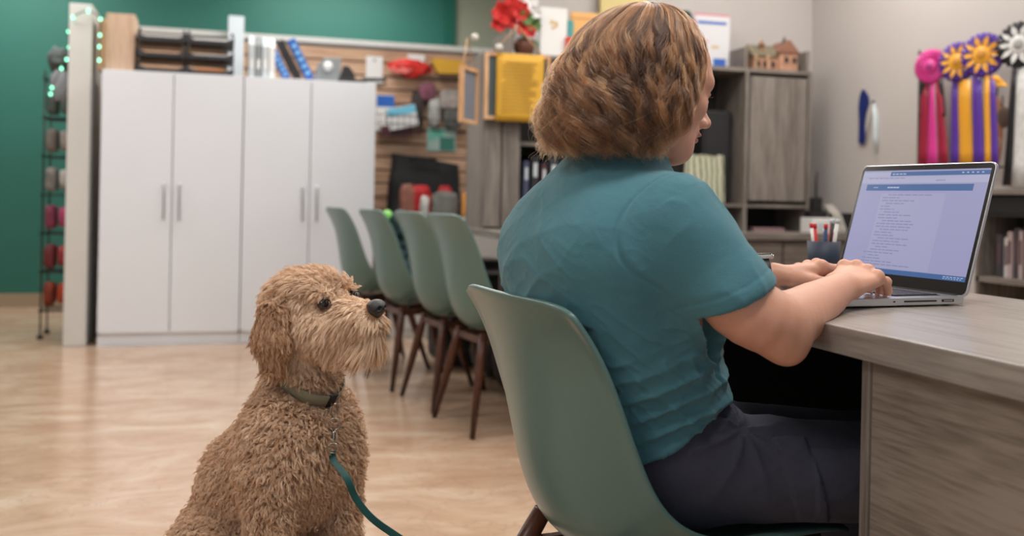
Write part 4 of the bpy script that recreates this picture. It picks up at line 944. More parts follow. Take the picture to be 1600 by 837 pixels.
# ---- wire display rack with bins and string lights at the left
ra = at(70, 300, 6.75); RXc, RYc = -.985, 7.0
t = thing('display_rack', 'black wire display rack in the corner behind the white partition', 'rack', (RXc, RYc, 0))
m = MB(); zt = 1.70
for dx in (-.08, .08):
    for dy in (-.13, .13): m.tube([(RXc+dx, RYc+dy, .02), (RXc+dx, RYc+dy, zt)], .006, 8)
m.build('posts', M_BLACK, t)
for zz in np.arange(.18, 1.70, .245):
    m = MB(); m.tube([(RXc-.09, RYc-.15, zz), (RXc+.09, RYc-.15, zz), (RXc+.09, RYc+.15, zz), (RXc-.09, RYc+.15, zz)], .004, 6, closed=True)
    for q in np.linspace(-.15, .15, 6): m.tube([(RXc-.09, RYc+q, zz-.005), (RXc+.09, RYc+q, zz-.005)], .0022, 6)
    m.build('wire_shelf', M_BLACK, t)
for dx, dy in ((-.08, -.13), (.08, -.13), (-.08, .13), (.08, .13)): MB().lathe((RXc+dx, RYc+dy, 0), [(.001, 0), (.02, 0), (.02, .02), (.008, .03)], 12).build('foot', M_BLACK, t)
goods = [(.20, (176, 60, 30), 'orange-red cloth bundle'), (.44, (150, 40, 48), 'dark red pouch'), (.69, (170, 60, 100), 'pink and purple bundle'), (.93, (176, 172, 168), 'pale grey packet'), (1.18, (150, 140, 132), 'taupe packet'), (1.42, (96, 110, 100), 'grey green packet')]
for k, (zz, col, lb) in enumerate(goods):
    for s_ in (0, 1):
        lump('packet', lb+(' on the outer side' if s_ == 0 else ' on the inner side')+' of the wire rack', 'packet', (RXc-.038+s_*.076, RYc-.06+.03*s_, zz+.083), (.034, .07, .075-.012*s_), C(f'packet_shade{k}{s_}', tuple(int(c*(1 if s_ else .7)) for c in col), noise=(18, .3)), 40+k*2+s_, .10, n=24, bx=.45)
lump('cloth_bundle', 'dark grey cloth bundle heaped on top of the wire rack', 'cloth', (RXc-.01, RYc-.02, zt+.085), (.075, .11, .08), C('grey_fleece', (84, 92, 92)), 60, .2)
lump('cloth_bundle', 'light grey bag hanging over the upper rack shelf', 'bag', (RXc+.02, RYc-.20, 1.60), (.06, .035, .10), C('grey_bag', (128, 128, 134)), 61, .15)
# string lights
led = mat('green_white_bulb', srgb(150, 240, 200), .3, emit=srgb(130, 255, 200), estr=3.0)
t = thing('string_lights', 'string of small green lights draped over the white partition end', 'string lights', (-.82, 6.6, 2.07))
LP_ = [(79, 147), (81, 137), (96, 107), (104, 93), (108, 74), (107, 49), (114, 27), (138, 17), (157, 30), (156, 55), (155, 73), (155, 94)]
PT_ = [onY(x, y, 6.50 if 112 < x else 6.72) for x, y in LP_]
MB().tube(list(catmull(PT_, 60)), .0035, 6).build('wire', C('dark_green_wire', (20, 50, 40)), t)
for p in PT_: MB().ball(p, .0085, 10, (1, 1, 1.4)).build('bulb', led, t)

# ---- bags under the counter and jacket on a chair
lump('backpack', 'black backpack on the floor under the counter run', 'bag', (1.38, 4.62, .17), (.085, .17, .15), M_MATBLACK, 70, .12)
lump('backpack', 'black duffel bag under the counter near the front end', 'bag', (1.42, 3.70, .16), (.06, .22, .14), M_MATBLACK, 71, .12)
lump('backpack', 'dark grey bag under the counter near the hutch end', 'bag', (1.38, 5.05, .17), (.085, .17, .15), C('charcoal_bag', (40, 42, 46)), 72, .12)
for k, (yy, hh) in enumerate(((5.52, .50), (5.80, .56))):
    t = thing('storage_bin', ('black storage bin on the floor past the counter end', 'taller black storage bin on the floor near the slatwall')[k], 'bin', (1.42, yy, 0)); MB().prism([(1.24, .0), (1.60, .0), (1.62, hh), (1.22, hh)], yy-.125, yy+.125, 'XZ').build('tub', M_MATBLACK, t, bevel=.01); MB().box((1.205, yy-.135, hh), (1.635, yy+.135, hh+.025)).build('lid', M_BLACK, t, bevel=.006)
def jacket():
    F_ = Field((.72, 4.7, .40), (1.35, 5.35, 1.0), .008); c = np.array([.98, 5.03, 0])
    F_.ell(c+(.02, 0, .56), (.17, .17, .09), None, .06).ell(c+(-.10, .0, .68), (.055, .16, .18), None, .06).ell(c+(-.10, -.10, .80), (.04, .08, .07), None, .05).ell(c+(.08, .10, .54), (.10, .08, .06), None, .05)
    v, q = F_.mesh(); n = mesh_normals(v, q); v = v+n*(vnoise(v*14)*.018+(1-np.abs(np.sin(v[:, 2]*60+vnoise(v*9)*3)))[:]*.010)[:, None]
    t = thing('jacket', 'dark teal jacket with lime lining heaped on a counter chair', 'jacket', c+(0, 0, .5))
    build_arr('cloth', v, q, C('dark_teal_jacket', (36, 58, 62), .8), t, tuple(c+(0, 0, .5)))
    G2 = Field((.8, 4.7, .5), (1.3, 5.35, 1.0), .006); G2.ell(c+(-.155, -.02, .845), (.03, .07, .035), None, .02); v, q = G2.mesh(); build_arr('lining', v, q, C('lime_lining', (120, 190, 90)), t, tuple(c+(0, 0, .5)))
jacket()
# ------------------------------------------------------------------ the seated woman
def nrm(v): v = np.array(v, float); return v/(np.linalg.norm(v)+1e-12)
WL = np.array([.64, 1.53, 0.0])
woman = thing('person', 'woman in teal t-shirt and dark trousers typing, seen from behind', 'person', (.66, 1.53, 0))
WLOC = (.66, 1.53, 0)
# joints
SHR = at(1060, 336, 1.47); SHL = at(872, 334, 1.79)
ELR = at(1217, 511, 1.44); WRR = at(1317, 449, 1.66)
ELL = np.array([.80, 1.72, .80]); WRL = at(1206, 432, 1.86)
LOFT = [  # z, cx, cy, yaw, half depth, half width
 (.45, .705, 1.565, 3, .130, .175), (.50, .705, 1.565, 3, .142, .186), (.56, .692, 1.56, 3, .148, .188), (.62, .672, 1.548, 4, .148, .186), (.68, .646, 1.53, 5, .149, .183), (.74, .625, 1.52, 7, .147, .183),
 (.80, .612, 1.512, 9, .149, .188), (.85, .603, 1.503, 10, .152, .192), (.90, .600, 1.497, 12, .143, .184), (.94, .602, 1.492, 13, .122, .166), (.97, .605, 1.490, 13, .100, .138), (1.0, .610, 1.49, 13, .078, .100), (1.03, .62, 1.49, 13, .064, .075), (1.06, .63, 1.49, 13, .052, .058)]
def loft(F, rows, grow=0.0, k=.01, zlo=None, zhi=None, op='add'):
    R = catmull(rows, 80); zlo = R[0, 0] if zlo is None else zlo; zhi = R[-1, 0] if zhi is None else zhi
    q = F._sub((R[:, 1].min()-.3, R[:, 2].min()-.3, zlo-.03), (R[:, 1].max()+.3, R[:, 2].max()+.3, zhi+.03))
    sl, X, Y, Z = q; z = Z.ravel()
    cc = [np.interp(z, R[:, 0], R[:, i])[None, None, :] for i in range(1, 6)]
    yw = np.radians(cc[2]); dx, dy = X-cc[0], Y-cc[1]
    u = dx*np.cos(yw)+dy*np.sin(yw); w = -dx*np.sin(yw)+dy*np.cos(yw)
    a, b = cc[3]+grow, cc[4]+grow; e = 2.3
    f = (np.abs(u/a)**e+np.abs(w/b)**e)**(1/e)
    d = (f-1)*np.minimum(a, b)*.95
    d = np.maximum(d, np.maximum(zlo-Z, Z-zhi))
    F._mix(sl, d, k, op)

def push_desk(v):
    x, y, z = v.T; ins = (x > DX0) & (y < DY1) & (z < DZ+.001) & (z > DZ-.045)
    up = DZ+.001-z; left = x-DX0+.001; v = v.copy()
    v[:, 2] = np.where(ins & (up <= left), DZ+.001, v[:, 2]); v[:, 0] = np.where(ins & (left < up), DX0-.001, v[:, 0])
    a = -(v-LO)@lx; b = (v-LO)@ly; c = v[:, 2]-DZ; i2 = (a > -.002) & (a < LD+.002) & (b > -.002) & (b < LW+.002) & (c < .0195) & (c > -.01)
    v[:, 2] = np.where(i2, DZ+.0195, v[:, 2]); return v
CH_O = np.array(chair0.location); CH_A = chair0.rotation_euler.z
def push_chair(v):
    R = np.array([[math.cos(CH_A), math.sin(CH_A), 0], [-math.sin(CH_A), math.cos(CH_A), 0], [0, 0, 1]]); l = (v-CH_O)@R.T
    S_ = catmull(SHELL, 300); bk = S_[S_[:, 0] < -.10]; o = np.argsort(bk[:, 1]); bk = bk[o]
    w = np.interp(l[:, 2], bk[:, 1], bk[:, 2]); lift = np.interp(l[:, 2], bk[:, 1], bk[:, 3]); a = np.clip(np.abs(l[:, 1])/w, 0, 1.15)
    xm = np.interp(l[:, 2], bk[:, 1], bk[:, 0])+lift*a**2.1+.015; xm = xm-np.clip(l[:, 2]-.76, 0, 1)*1.2; ok = (l[:, 2] > .41) & (l[:, 2] < .86) & (a < 1.1) & (l[:, 0] < .1)
    l[:, 0] = np.where(ok & (l[:, 0] < xm), xm, l[:, 0])
    st = S_[(S_[:, 0] > -.17)]; st = st[np.argsort(st[:, 0])]
    w2 = np.interp(l[:, 0], st[:, 0], st[:, 2]); a2 = np.abs(l[:, 1])/w2; zm = np.interp(l[:, 0], st[:, 0], st[:, 1])+np.interp(l[:, 0], st[:, 0], st[:, 3])*np.clip(a2, 0, 1)**2.1+.007
    ok = (l[:, 0] > -.17) & (l[:, 0] < .262) & (a2 < 1.03) & (l[:, 2] > .36); l[:, 2] = np.where(ok & (l[:, 2] < zm), zm, l[:, 2])
    return l@R+CH_O
# ---------------- hands
def hand_joints(W, d, n, side, curl, spread=.10, thumb=None, S=1.0, bias=0.0):
    """finger joint chains. d: to the fingers, n: out of the back of the hand, side=+1 thumb on cross(n,d) side"""
    d = nrm(d); n = nrm(n-d*np.dot(n, d)); t = np.cross(n, d)*side
    ch = []
    ofs = [.030, .0105, -.010, -.029]; kn = [.086, .090, .085, .077]; ln = [.070, .078, .072, .056]; rr = [.0088, .0090, .0085, .0075]
    for i in range(4):
        K = W+d*kn[i]*S+t*ofs[i]*S+n*(.006-.0028*abs(i-1.3))*S
        a = 0; P = [K]; dd = nrm(d+t*(spread*(1.2-i)*.55-bias))
        for j, f in enumerate((.44, .31, .25)):
            a += math.radians(curl[i][j]); v = dd*math.cos(a)-n*math.sin(a); P.append(P[-1]+v*ln[i]*f*S)
        ch.append((P, [rr[i]*S*1.12, rr[i]*S*1.0, rr[i]*S*.93, rr[i]*S*.78]))
    th = thumb or (.55, -.30, .15)
    B = W+d*.022*S+t*.026*S-n*.008*S; v = nrm(d*1.0+t*th[0]+n*th[1]); v2 = nrm(d*1.0+t*(th[0]-.35)+n*(th[1]+.05)); v3 = nrm(d*1.0+t*(th[0]-.6)+n*(th[1]))
    P = [B, B+v*.040*S, B+v*.040*S+v2*.032*S, B+v*.040*S+v2*.032*S+v3*.024*S]
    ch.append((P, [.0155*S, .0118*S, .0103*S, .0085*S]))
    return ch, d, n, t
def add_hand(F, W, d, n, side, curl, **kw):
    S = kw.get('S', 1.0); ch, d, n, t = hand_joints(W, d, n, side, curl, **kw)
    for i in range(4):
        K = ch[i][0][0]; base = W+d*.012*S+t*[.016, .006, -.005, -.015][i]*S
        F.cap(base, K-n*.005*S, .0150*S, .0112*S, .012)
        P, r = ch[i]; F.chain(P, r, .0035)
        F.ell(K+n*.002, (.0115*S,)*3, None, .006)
        F.ell(P[1]+n*0.0005, (.0092*S,)*3, None, .003)
    P, r = ch[4]; F.cap(P[0], P[1], r[0], r[1], .012); F.cap(P[1], P[2], r[1], r[2], .004); F.cap(P[2], P[3], r[2], r[3], .004)
    F.cap(W+d*.03*S+t*.01*S-n*.010*S, W+d*.07*S-n*.006*S, .017*S, .014*S, .012)
    return ch, d, n, t
F = Field((.50, 1.12, .68), (1.32, 1.84, 1.14), .0021)
M_SKIN = mat('fair_skin', srgb(205, 152, 128), .48, spec=.4, noise=(9, .05), bump=(260, .12), sss=.15)
# right arm
UPR = ELR-SHR
MDR = at(1143, 461, 1.44)
fr = WRR-ELR; frn = nrm(fr)
ARM = catmull([SHR, MDR, ELR-nrm(ELR-MDR)*.012, ELR+fr*.18, ELR+fr*.5, WRR-fr*.12, WRR], 22)
F.poly(ARM, list(np.interp(np.linspace(0, 6, 22), range(7), [.058, .0525, .048, .0445, .0375, .0275, .0255])), .012)
F.ell(ELR+nrm(UPR)*.020-frn*.002+np.array([0, 0, -.014]), (.024, .024, .024), None, .03)   # elbow point
hdR = nrm(at(1378, 436, 1.72)-WRR); hdR = nrm(np.array([.80, .55, .24])); nR = nrm(np.array([-.02, -.22, .96]))
cR = [(22, 38, 24), (23, 40, 25), (26, 40, 26), (30, 38, 26)]
handR = add_hand(F, WRR, hdR, nR, +1, cR, S=1.04, thumb=(.62, -.45, 0), spread=.20, bias=.30)
# left arm
fl = WRL-ELL
F.poly([SHL, ELL, ELL+fl*.4, WRL-fl*.12, WRL], [.058, .048, .043, .0285, .0265], .012)
hdL = nrm(np.array([.98, .04, .16])); nL = nrm(np.array([0, .12, .98]))
cL = [(20, 34, 20), (22, 38, 22), (22, 38, 22), (24, 38, 22)]
handL = add_hand(F, WRL, hdL, nL, -1, cL, S=1.04, thumb=(.45, -.35, 0), spread=.16)
# torso inside the shirt (kept slightly smaller)
loft(F, LOFT, -.014, .02, zlo=.70, zhi=1.07)
# neck
HC = at(1022, 128, 1.60)                     # centre of the skull
HYAW = math.radians(9); HP = math.radians(11)   # turn and downward nod
hf0 = np.array([math.cos(HYAW), math.sin(HYAW), 0])
hf = hf0*math.cos(HP)-UP*math.sin(HP); hu = hf0*math.sin(HP)+UP*math.cos(HP); hl = np.cross(hu, hf)   # forward, up, left
HR = np.array([hf, hl, hu])
def H(a, b, c): return HC+hf*a+hl*b+hu*c
print('HC', HC, 'SHR', SHR, 'SHL', SHL, 'ELR', ELR, 'WRR', WRR, 'WRL', WRL, 'neck', H(-.03, 0, -.12))
F.cap(np.array([.615, 1.49, 1.00]), H(-.025, 0, -.07), .060, .054, .02)
body_v, body_q = F.mesh()
# head at a finer grid
G = Field(HC-np.array([.20, .16, .20]), HC+np.array([.20, .16, .20]), .0019)
G.cap(np.array([.615, 1.49, 1.02]), H(-.03, 0, -.06), .058, .054, .02)
G.ell(H(-.022, 0, .022), (.096, .076, .092), HR, .02)     # cranium
G.ell(H(.028, 0, .022), (.0625, .064, .070), HR, .03)       # forehead
G.ell(H(.030, 0, -.045), (.052, .055, .075), HR, .03)      # face
G.ell(H(.050, 0, -.085), (.030, .034, .030), HR, .03)      # jaw front
G.cap(H(-.02, -.055, -.055), H(.058, -.016, -.100), .016, .013, .03).cap(H(-.02, .055, -.055), H(.058, .016, -.100), .016, .013, .03)
G.ell(H(.070, 0, -.098), (.017, .018, .015), HR, .018)     # chin
for sd in (-1, 1):
    G.ell(H(.054, sd*.036, -.030), (.022, .022, .018), HR, .025)    # cheek
    G.ell(H(.068, sd*.028, .012), (.014, .028, .011), HR, .022)    # brow
    G.ell(H(.088, sd*.031, -.0065), (.0125, .0145, .0085), HR, .010, 'cut')  # socket
    G.ell(H(.0715, sd*.031, -.008), (.0128,)*3, None, .003)         # eyeball
    G.ell(H(.0795, sd*.031, -.004), (.0065, .0145, .0052), HR, .003)  # upper lid
    G.ell(H(.0775, sd*.031, -.0165), (.0065, .014, .004), HR, .004)
    G.ell(H(.097, sd*.0105, -.046), (.010, .0075, .0075), HR, .006) # nostril wing
G.cap(H(.076, 0, .004), H(.111, 0, -.038), .0076, .0078, .016)      # nose bridge
G.ell(H(.1125, 0, -.0415), (.0092, .0082, .0078), HR, .006)         # tip
for sd in (-1, 1): G.ell(H(.103, sd*.0055, -.0515), (.0045, .0028, .003), HR, .003, 'cut')
G.ell(H(.080, 0, -.062), (.015, .022, .013), HR, .014)              # upper-lip mound
G.ell(H(.0935, 0, -.0655), (.0085, .019, .0048), HR, .004)          # lips
G.ell(H(.0905, 0, -.0755), (.0085, .017, .0056), HR, .004)
G.ell(H(.100, 0, -.0702), (.010, .024, .0013), HR, .002, 'cut')
for sd in (-1, 1):
    G.ell(H(-.008, sd*.074, -.022), (.017, .007, .030), HR, .006); G.ell(H(-.004, sd*.082, -.018), (.009, .004, .018), HR, .004, 'cut')
G.plane(np.array([.615, 1.49, .995]), nrm(np.array([0, 0, -1.0])))
hv, hq = G.mesh()
body_v = push_desk(smooth_mesh(body_v, body_q, 2)); hv = smooth_mesh(hv, hq, 1)
# the head grid overlaps the neck of the body grid: same surface, one mesh
keep = (body_v[body_q].mean(1)[:, 2] < 1.03)
body_q2 = body_q[keep]; used = np.unique(body_q2); rm = -np.ones(len(body_v), int); rm[used] = np.arange(len(used))
bv = body_v[used]; bq = rm[body_q2]
allv = np.concatenate([bv, hv]); allq = np.concatenate([bq, hq+len(bv)])
cen = allv[allq].mean(1); loc = (cen-HC)@HR.T
lips = (loc[:, 0] > .080) & (np.abs(loc[:, 1]) < .022) & (loc[:, 2] < -.0610) & (loc[:, 2] > -.0815)
M_LIP = mat('lips', srgb(178, 112, 104), .4)
body = build_arr('body', allv, allq, [M_SKIN, M_LIP], woman, WLOC, lips.astype(int))
body['label'] = 'skin of head, neck, arms and hands'
for sd in (-1, 1):
    eye = MB().ball(H(.0722, sd*.031, -.008), .0127, 20).build('eye', mat('eye_white', srgb(222, 216, 210), .15), woman)
    MB().cyl(H(.0825, sd*.031, -.0105)-hf*.001, .0058, .0033, 18, r2=.004, axis=nrm(hf-hu*.15)).build('iris', mat('dark_iris', srgb(62, 60, 58), .1), eye)
# brow and lash hairs
bh = []
for sd in (-1, 1):
    for k in range(70):
        a = k/69; l = sd*(.013+.034*a); c = H(.0885-.30*max(0, abs(l)-.02)-.10*a*a*.2, l, .0135+.006*math.sin(a*2.6)); dr = nrm(hl*sd*.9+hu*(.35-.8*a)+hf*.25); t_ = np.linspace(0, 1, 5)[:, None]; bh.append(c+RNG.normal(0, .0009, 3)+dr*t_*.0085)
    for k in range(34):
        a = k/33; l = sd*(.019+.024*a); c = H(.0855-.0040*abs(2*a-1)**2, l, -.0060-.001*abs(2*a-1)); t_ = np.linspace(0, 1, 5)[:, None]; bh.append(c+hf*t_*.0075+hu*(-.0030*t_+.0045*t_**2)+hl*sd*(a-.5)*.004*t_)
LASH = np.array(bh)
# nails
for (ch, d, n, t), sd in ((handR, 1), (handL, -1)):
    for i, (P, r) in enumerate(ch):
        v = nrm(P[-1]-P[-2]); nn = nrm(n-v*np.dot(n, v)) if i < 4 else nrm(n*.7+t*.5-v*np.dot(n*.7+t*.5, v)); s_ = np.cross(v, nn)
        c = P[-1]+nn*(r[-1]-.0010)-v*.001
        g = [[c+v*(a*.0062)+s_*(b*.0050)-nn*(b*b*.0018+max(0, a)**2*.0008)+nn*.0012 for b in np.linspace(-1, 1, 7)] for a in np.linspace(-1, 1, 6)]
        MB().sheet(g).build('fingernail', mat('fingernail', srgb(222, 172, 156), .25), woman, solid=.0006)

# ---------------- t-shirt
S = Field((.38, 1.12, .46), (1.0, 1.86, 1.08), .0030)
loft(S, LOFT, .006, .0, zlo=.46, zhi=1.03)
PC = at(1150, 466, 1.44); cutax = nrm(at(1150+50, 466+106, 1.44)-PC+FW*.004)
SLT = at(1192, 560, 1.44); S.cap(SHR, MDR, .061, .058, .05).cap(MDR, SLT, .058, .057, .02)
UPL = ELL-SHL
S.cap(SHL, SHL+UPL*.6, .0655, .066, .08)
S.ell(np.array([.70, 1.47, .80]), (.09, .15, .08), None, .05)
# sleeve opening: cut plane, then hollow around the arm
sd = nrm(PC-SHR)
def cut_end(S, P, ax, R, L=.2):
    q = S._sub(P-R-.02, P+ax*L+R); sl, X, Y, Z = q
    px, py, pz = X-P[0], Y-P[1], Z-P[2]; t = px*ax[0]+py*ax[1]+pz*ax[2]
    rad = np.sqrt(np.maximum(px*px+py*py+pz*pz-t*t, 0)); d = np.maximum(-t, rad-R)
    S._mix(sl, d, .0, 'cut')
q = S._sub(PC-.25, PC+.25); sl, X, Y, Z = q
tt_ = (X-PC[0])*cutax[0]+(Y-PC[1])*cutax[1]+(Z-PC[2])*cutax[2]
ee = nrm(at(1256, 416, 1.44)-PC); e_ = (X-PC[0])*ee[0]+(Y-PC[1])*ee[1]+(Z-PC[2])*ee[2]
dp = X*FW[0]+Y*FW[1]+Z*0
S._mix(sl, np.maximum(np.maximum(-tt_, -(e_+.064)), dp-1.535), 0, 'cut')
q = S._sub(PC-.12, PC+.12); sl, X, Y, Z = q
tt_ = (X-PC[0])*cutax[0]+(Y-PC[1])*cutax[1]+(Z-PC[2])*cutax[2]
ab = MDR-SHR; t_ = np.clip(((X-SHR[0])*ab[0]+(Y-SHR[1])*ab[1]+(Z-SHR[2])*ab[2])/(ab@ab), 0, 1.3)
rd_ = np.sqrt((X-SHR[0]-t_*ab[0])**2+(Y-SHR[1]-t_*ab[1])**2+(Z-SHR[2]-t_*ab[2])**2)-.0540
S._mix(sl, np.maximum(rd_, -(tt_+.022)), 0, 'cut')
PCL = SHL+UPL*.55; cut_end(S, PCL, nrm(UPL), .09, .12)
# hem plane: low at the back, lifted at the lap
HEMP = np.array([.652, 1.53, .566]); HEMN = nrm(np.array([.55, -.02, -1.0]))
S.plane(HEMP, HEMN)
# neck hole
q = S._sub((.5, 1.35, .99), (.75, 1.65, 1.1)); S.ell((.632, 1.49, 1.045), (.075, .078, .028), np.array([[.93, .1, -.30], [0, 1, 0], [.30, 0, .93]]), .004, 'cut')
sv, sq = S.mesh(); sv = smooth_mesh(sv, sq, 3); sn = mesh_normals(sv, sq)
def fold(v, n):
    d = np.zeros(len(v)); x, y, z = v.T
    yaw = math.radians(5); u = (x-.62)*math.cos(yaw)+(y-1.51)*math.sin(yaw); w = -(x-.62)*math.sin(yaw)+(y-1.51)*math.cos(yaw)
    ang = np.arctan2(w, -u)             # 0 at the spine, negative on her right side
    arc = ang*.17
    n1 = vnoise(np.stack([arc*7, z*9, x*0], 1)); n2 = vnoise(np.stack([arc*18+5, z*22, x*0+3], 1)); n3 = vnoise(np.stack([arc*5+9, z*5, x*0+7], 1))
    armd = np.linalg.norm(np.cross(v-SHR, sd), axis=1); tarm = (v-SHR)@sd
    onarm = 1/(1+np.exp(-((.080-armd)/.008)))*(tarm > -.02)
    tor = 1-onarm
    # compression folds at the lower back and side, rising towards the front
    ph = (z-.02*np.sin(arc*12))*1.0 + arc*.20 + n1*.014
    m = np.exp(-((z-.62)/.10)**2)*(.35+.65*np.clip(-ang/1.2, 0, 1))*np.clip(.5+.9*n3, 0, 1)
    rid = 1-np.abs(np.sin(ph*PI/.034)); d += tor*m*(rid**1.5-.4)*.0105
    ph2 = z*.9+arc*.55+n1*.02
    m2 = np.exp(-((z-.76)/.10)**2)*np.clip(.35+1.1*n3, 0, 1)
    d += tor*m2*((1-np.abs(np.sin(ph2*PI/.055)))**2-.3)*.0045
    # folds radiating from the armpit
    ap = SHR+sd*.09+np.array([-.04, .02, 0]); r = v-ap; dist = np.linalg.norm(r, axis=1); ra = np.arctan2(r[:, 2], -(r[:, 0]*.8-r[:, 1]*.6))
    m3 = np.exp(-((dist-.085)/.045)**2)*np.clip(.3+1.1*n3, 0, 1)*tor
    d += m3*((1-np.abs(np.sin(ra*3.2+n1*2.2+n2*.3)))**1.6-.35)*.0050
    # sleeve folds
    ra2 = n1*.5+tarm/.045+arc*1.5; d += onarm*np.clip(.4+n3, 0, 1)*((1-np.abs(np.sin(ra2*PI)))**2-.3)*.0030*np.clip(tarm/.05, 0, 1)
    # broad softness
    d += n1*.0030+n2*.0012
    diag = np.stack([arc*8+z*10, z*26-arc*20, x*3], 1)
    r1 = (1-np.abs(vnoise(diag)))**5; r2 = (1-np.abs(vnoise(diag*2.3+11)))**5
    low = np.exp(-((z-.66)/.13)**2); d += tor*(r1-.25)*(.0014+.0034*low)*np.clip(.6+n3, 0, 1.3)+tor*(r2-.25)*(.0004+.0018*low)
    sl_ = np.stack([tarm*10+z*6, (x*.8+y)*30-tarm*6, z*8], 1); d += onarm*((1-np.abs(vnoise(sl_)))**5-.25)*.0022
    dr = np.stack([x*9+y*4, z*7, y*16+z*9], 1); d += tor*((1-np.abs(vnoise(dr)))**6-.2)*.0008*np.exp(-((z-.88)/.08)**2)
    # sleeve seam groove and hem stitching
    lat_ = np.array([-math.sin(.227), math.cos(.227), 0]); q_ = -((v-np.array([.61, 1.49, 0]))@lat_)
    seam = q_-(.150+2.6*(z-.93)**2); sm = 1/(1+np.exp(-(z-.83)/.01))
    d -= .0022*np.exp(-((seam)/.0022)**2)*sm; d += .0010*np.exp(-((seam-.006)/.005)**2)*sm
    he = -(v-HEMP)@HEMN; d -= .0012*np.exp(-((he-.020)/.0016)**2); d += .0010*((he < .020) & (he > 0))
    t2 = (PC-v)@cutax; d -= .0012*np.exp(-((t2-.022)/.0016)**2)*onarm; d += .0008*onarm*((t2 < .022))
    return d*1.35*(.45+.55/(1+np.exp((np.abs(ang)-2.1)/.15)))
sv = sv+sn*fold(sv, sn)[:, None]; sv = push_chair(smooth_mesh(sv, sq, 1, .3))
def fabric(name, col, sc=900, st=.25, rough=.85, sheen=.15, noise=(6, .05)):
    m = mat(name, col, rough, spec=.2, sheen=sheen, noise=noise)
    nt = m.node_tree; b = nt.nodes['Principled BSDF']; tc = [x for x in nt.nodes if x.type == 'TEX_COORD'][0]
    mp = nt.nodes.new('ShaderNodeMapping'); mp.inputs['Scale'].default_value = (1, 1, .45)
    n = nt.nodes.new('ShaderNodeTexNoise'); n.inputs['Scale'].default_value = sc; n.inputs['Detail'].default_value = 2
    nb = nt.nodes.new('ShaderNodeTexNoise'); nb.inputs['Scale'].default_value = 38; nb.inputs['Detail'].default_value = 4
    nt.links.new(tc.outputs['Object'], mp.inputs[0]); nt.links.new(mp.outputs[0], n.inputs['Vector']); nt.links.new(tc.outputs['Object'], nb.inputs['Vector'])
    ad = nt.nodes.new('ShaderNodeMath'); ad.operation = 'MULTIPLY_ADD'; ad.inputs[1].default_value = 2.5; nt.links.new(nb.outputs['Fac'], ad.inputs[0]); nt.links.new(n.outputs['Fac'], ad.inputs[2])
    bp = nt.nodes.new('ShaderNodeBump'); bp.inputs['Strength'].default_value = st; bp.inputs['Distance'].default_value = .0030
    nt.links.new(ad.outputs[0], bp.inputs['Height']); nt.links.new(bp.outputs[0], b.inputs['Normal'])
    return m
shirt = build_arr('t_shirt', sv, sq, fabric('teal_jersey', srgb(74, 121, 132)), woman, WLOC)

# ---------------- trousers, lower legs and shoes
HPR = np.array([.70, 1.455, .525]); HPL = np.array([.69, 1.66, .525]); KNR = np.array([1.09, 1.315, .528]); KNL = np.array([1.10, 1.51, .515])
T = Field((.44, 1.18, .03), (1.36, 1.84, .72), .0038)
PEL = [(.415, .715, 1.565, 3, .10, .12), (.45, .705, 1.565, 3, .130, .165), (.50, .705, 1.565, 3, .138, .182), (.56, .692, 1.56, 3, .145, .184), (.62, .672, 1.548, 4, .144, .180), (.67, .646, 1.53, 5, .143, .176)]
loft(T, PEL, -.003, .02)
T.cap(HPR, KNR, .088, .075, .04).cap(HPL, KNL, .084, .066, .04)
for K, s_ in ((KNR, 0), (KNL, .02)):
    A = np.array([K[0]-.02+s_, K[1]+.01, .10]); T.cap(K+np.array([0, 0, -.005]), A, .068, .050, .02)
T.plane((0, 0, .09), (0, 0, -1))
tv, tq = T.mesh(); tv = smooth_mesh(tv, tq, 2); tn = mesh_normals(tv, tq)
def tfold(v):
    x, y, z = v.T; d = np.zeros(len(v)); ax = nrm(KNR-HPR); t = (v-HPR)@ax
    n1 = vnoise(v*9); n2 = vnoise(v*24+4); n3 = vnoise(v*5+9)
    # folds radiating from the groin/hip crease
    c = np.array([.79, 1.37, .60]); r = v-c; dist = np.linalg.norm(r, axis=1); a = np.arctan2(r[:, 2], r[:, 0])
    d += np.exp(-(dist/.10)**2)*((1-np.abs(np.sin(a*4.5+n1*1.0)))**1.5-.35)*.0075
    d += ((1-np.abs(np.sin((t*1.0+z*.55+n1*.03)*PI/.05)))**2-.3)*.0030*np.clip(.4+n3, 0, 1)
    rr1 = (1-np.abs(vnoise(np.stack([x*6+z*9, y*8, z*22-x*14], 1))))**5; d += (rr1-.25)*.0045*np.clip(.5+n3, 0, 1.2)
    d += n1*.002+n2*.0009
    # cargo pocket on the outer side of the right thigh
    u = t; w = z-(HPR[2]+.012*u/.4); out = (y < (HPR[1]+(KNR[1]-HPR[1])*np.clip(u/.42, 0, 1)-.02))
    pk = out & (u > .215+.25*(-(w)) *.35) & (u < .37) & (w > -.055) & (w < .045)
    d += pk*.0042
    fl = out & (u > .175-.30*w) & (u < .222-.30*w) & (w > -.068) & (w < .060); d += fl*.0060
    st = np.exp(-((u-.345)/.0018)**2)*out+np.exp(-((w+.012)/.0016)**2)*out*(u > .23); d -= .0012*st
    return d
tv = push_chair(tv+tn*tfold(tv)[:, None]); tv[:, 1] = np.where((tv[:, 0] > .86) & (tv[:, 1] < 1.217), 1.217, tv[:, 1])
trousers = build_arr('trousers', tv, tq, fabric('charcoal_navy_twill', srgb(62, 63, 76), 700, .35, .8, .05), woman, WLOC)
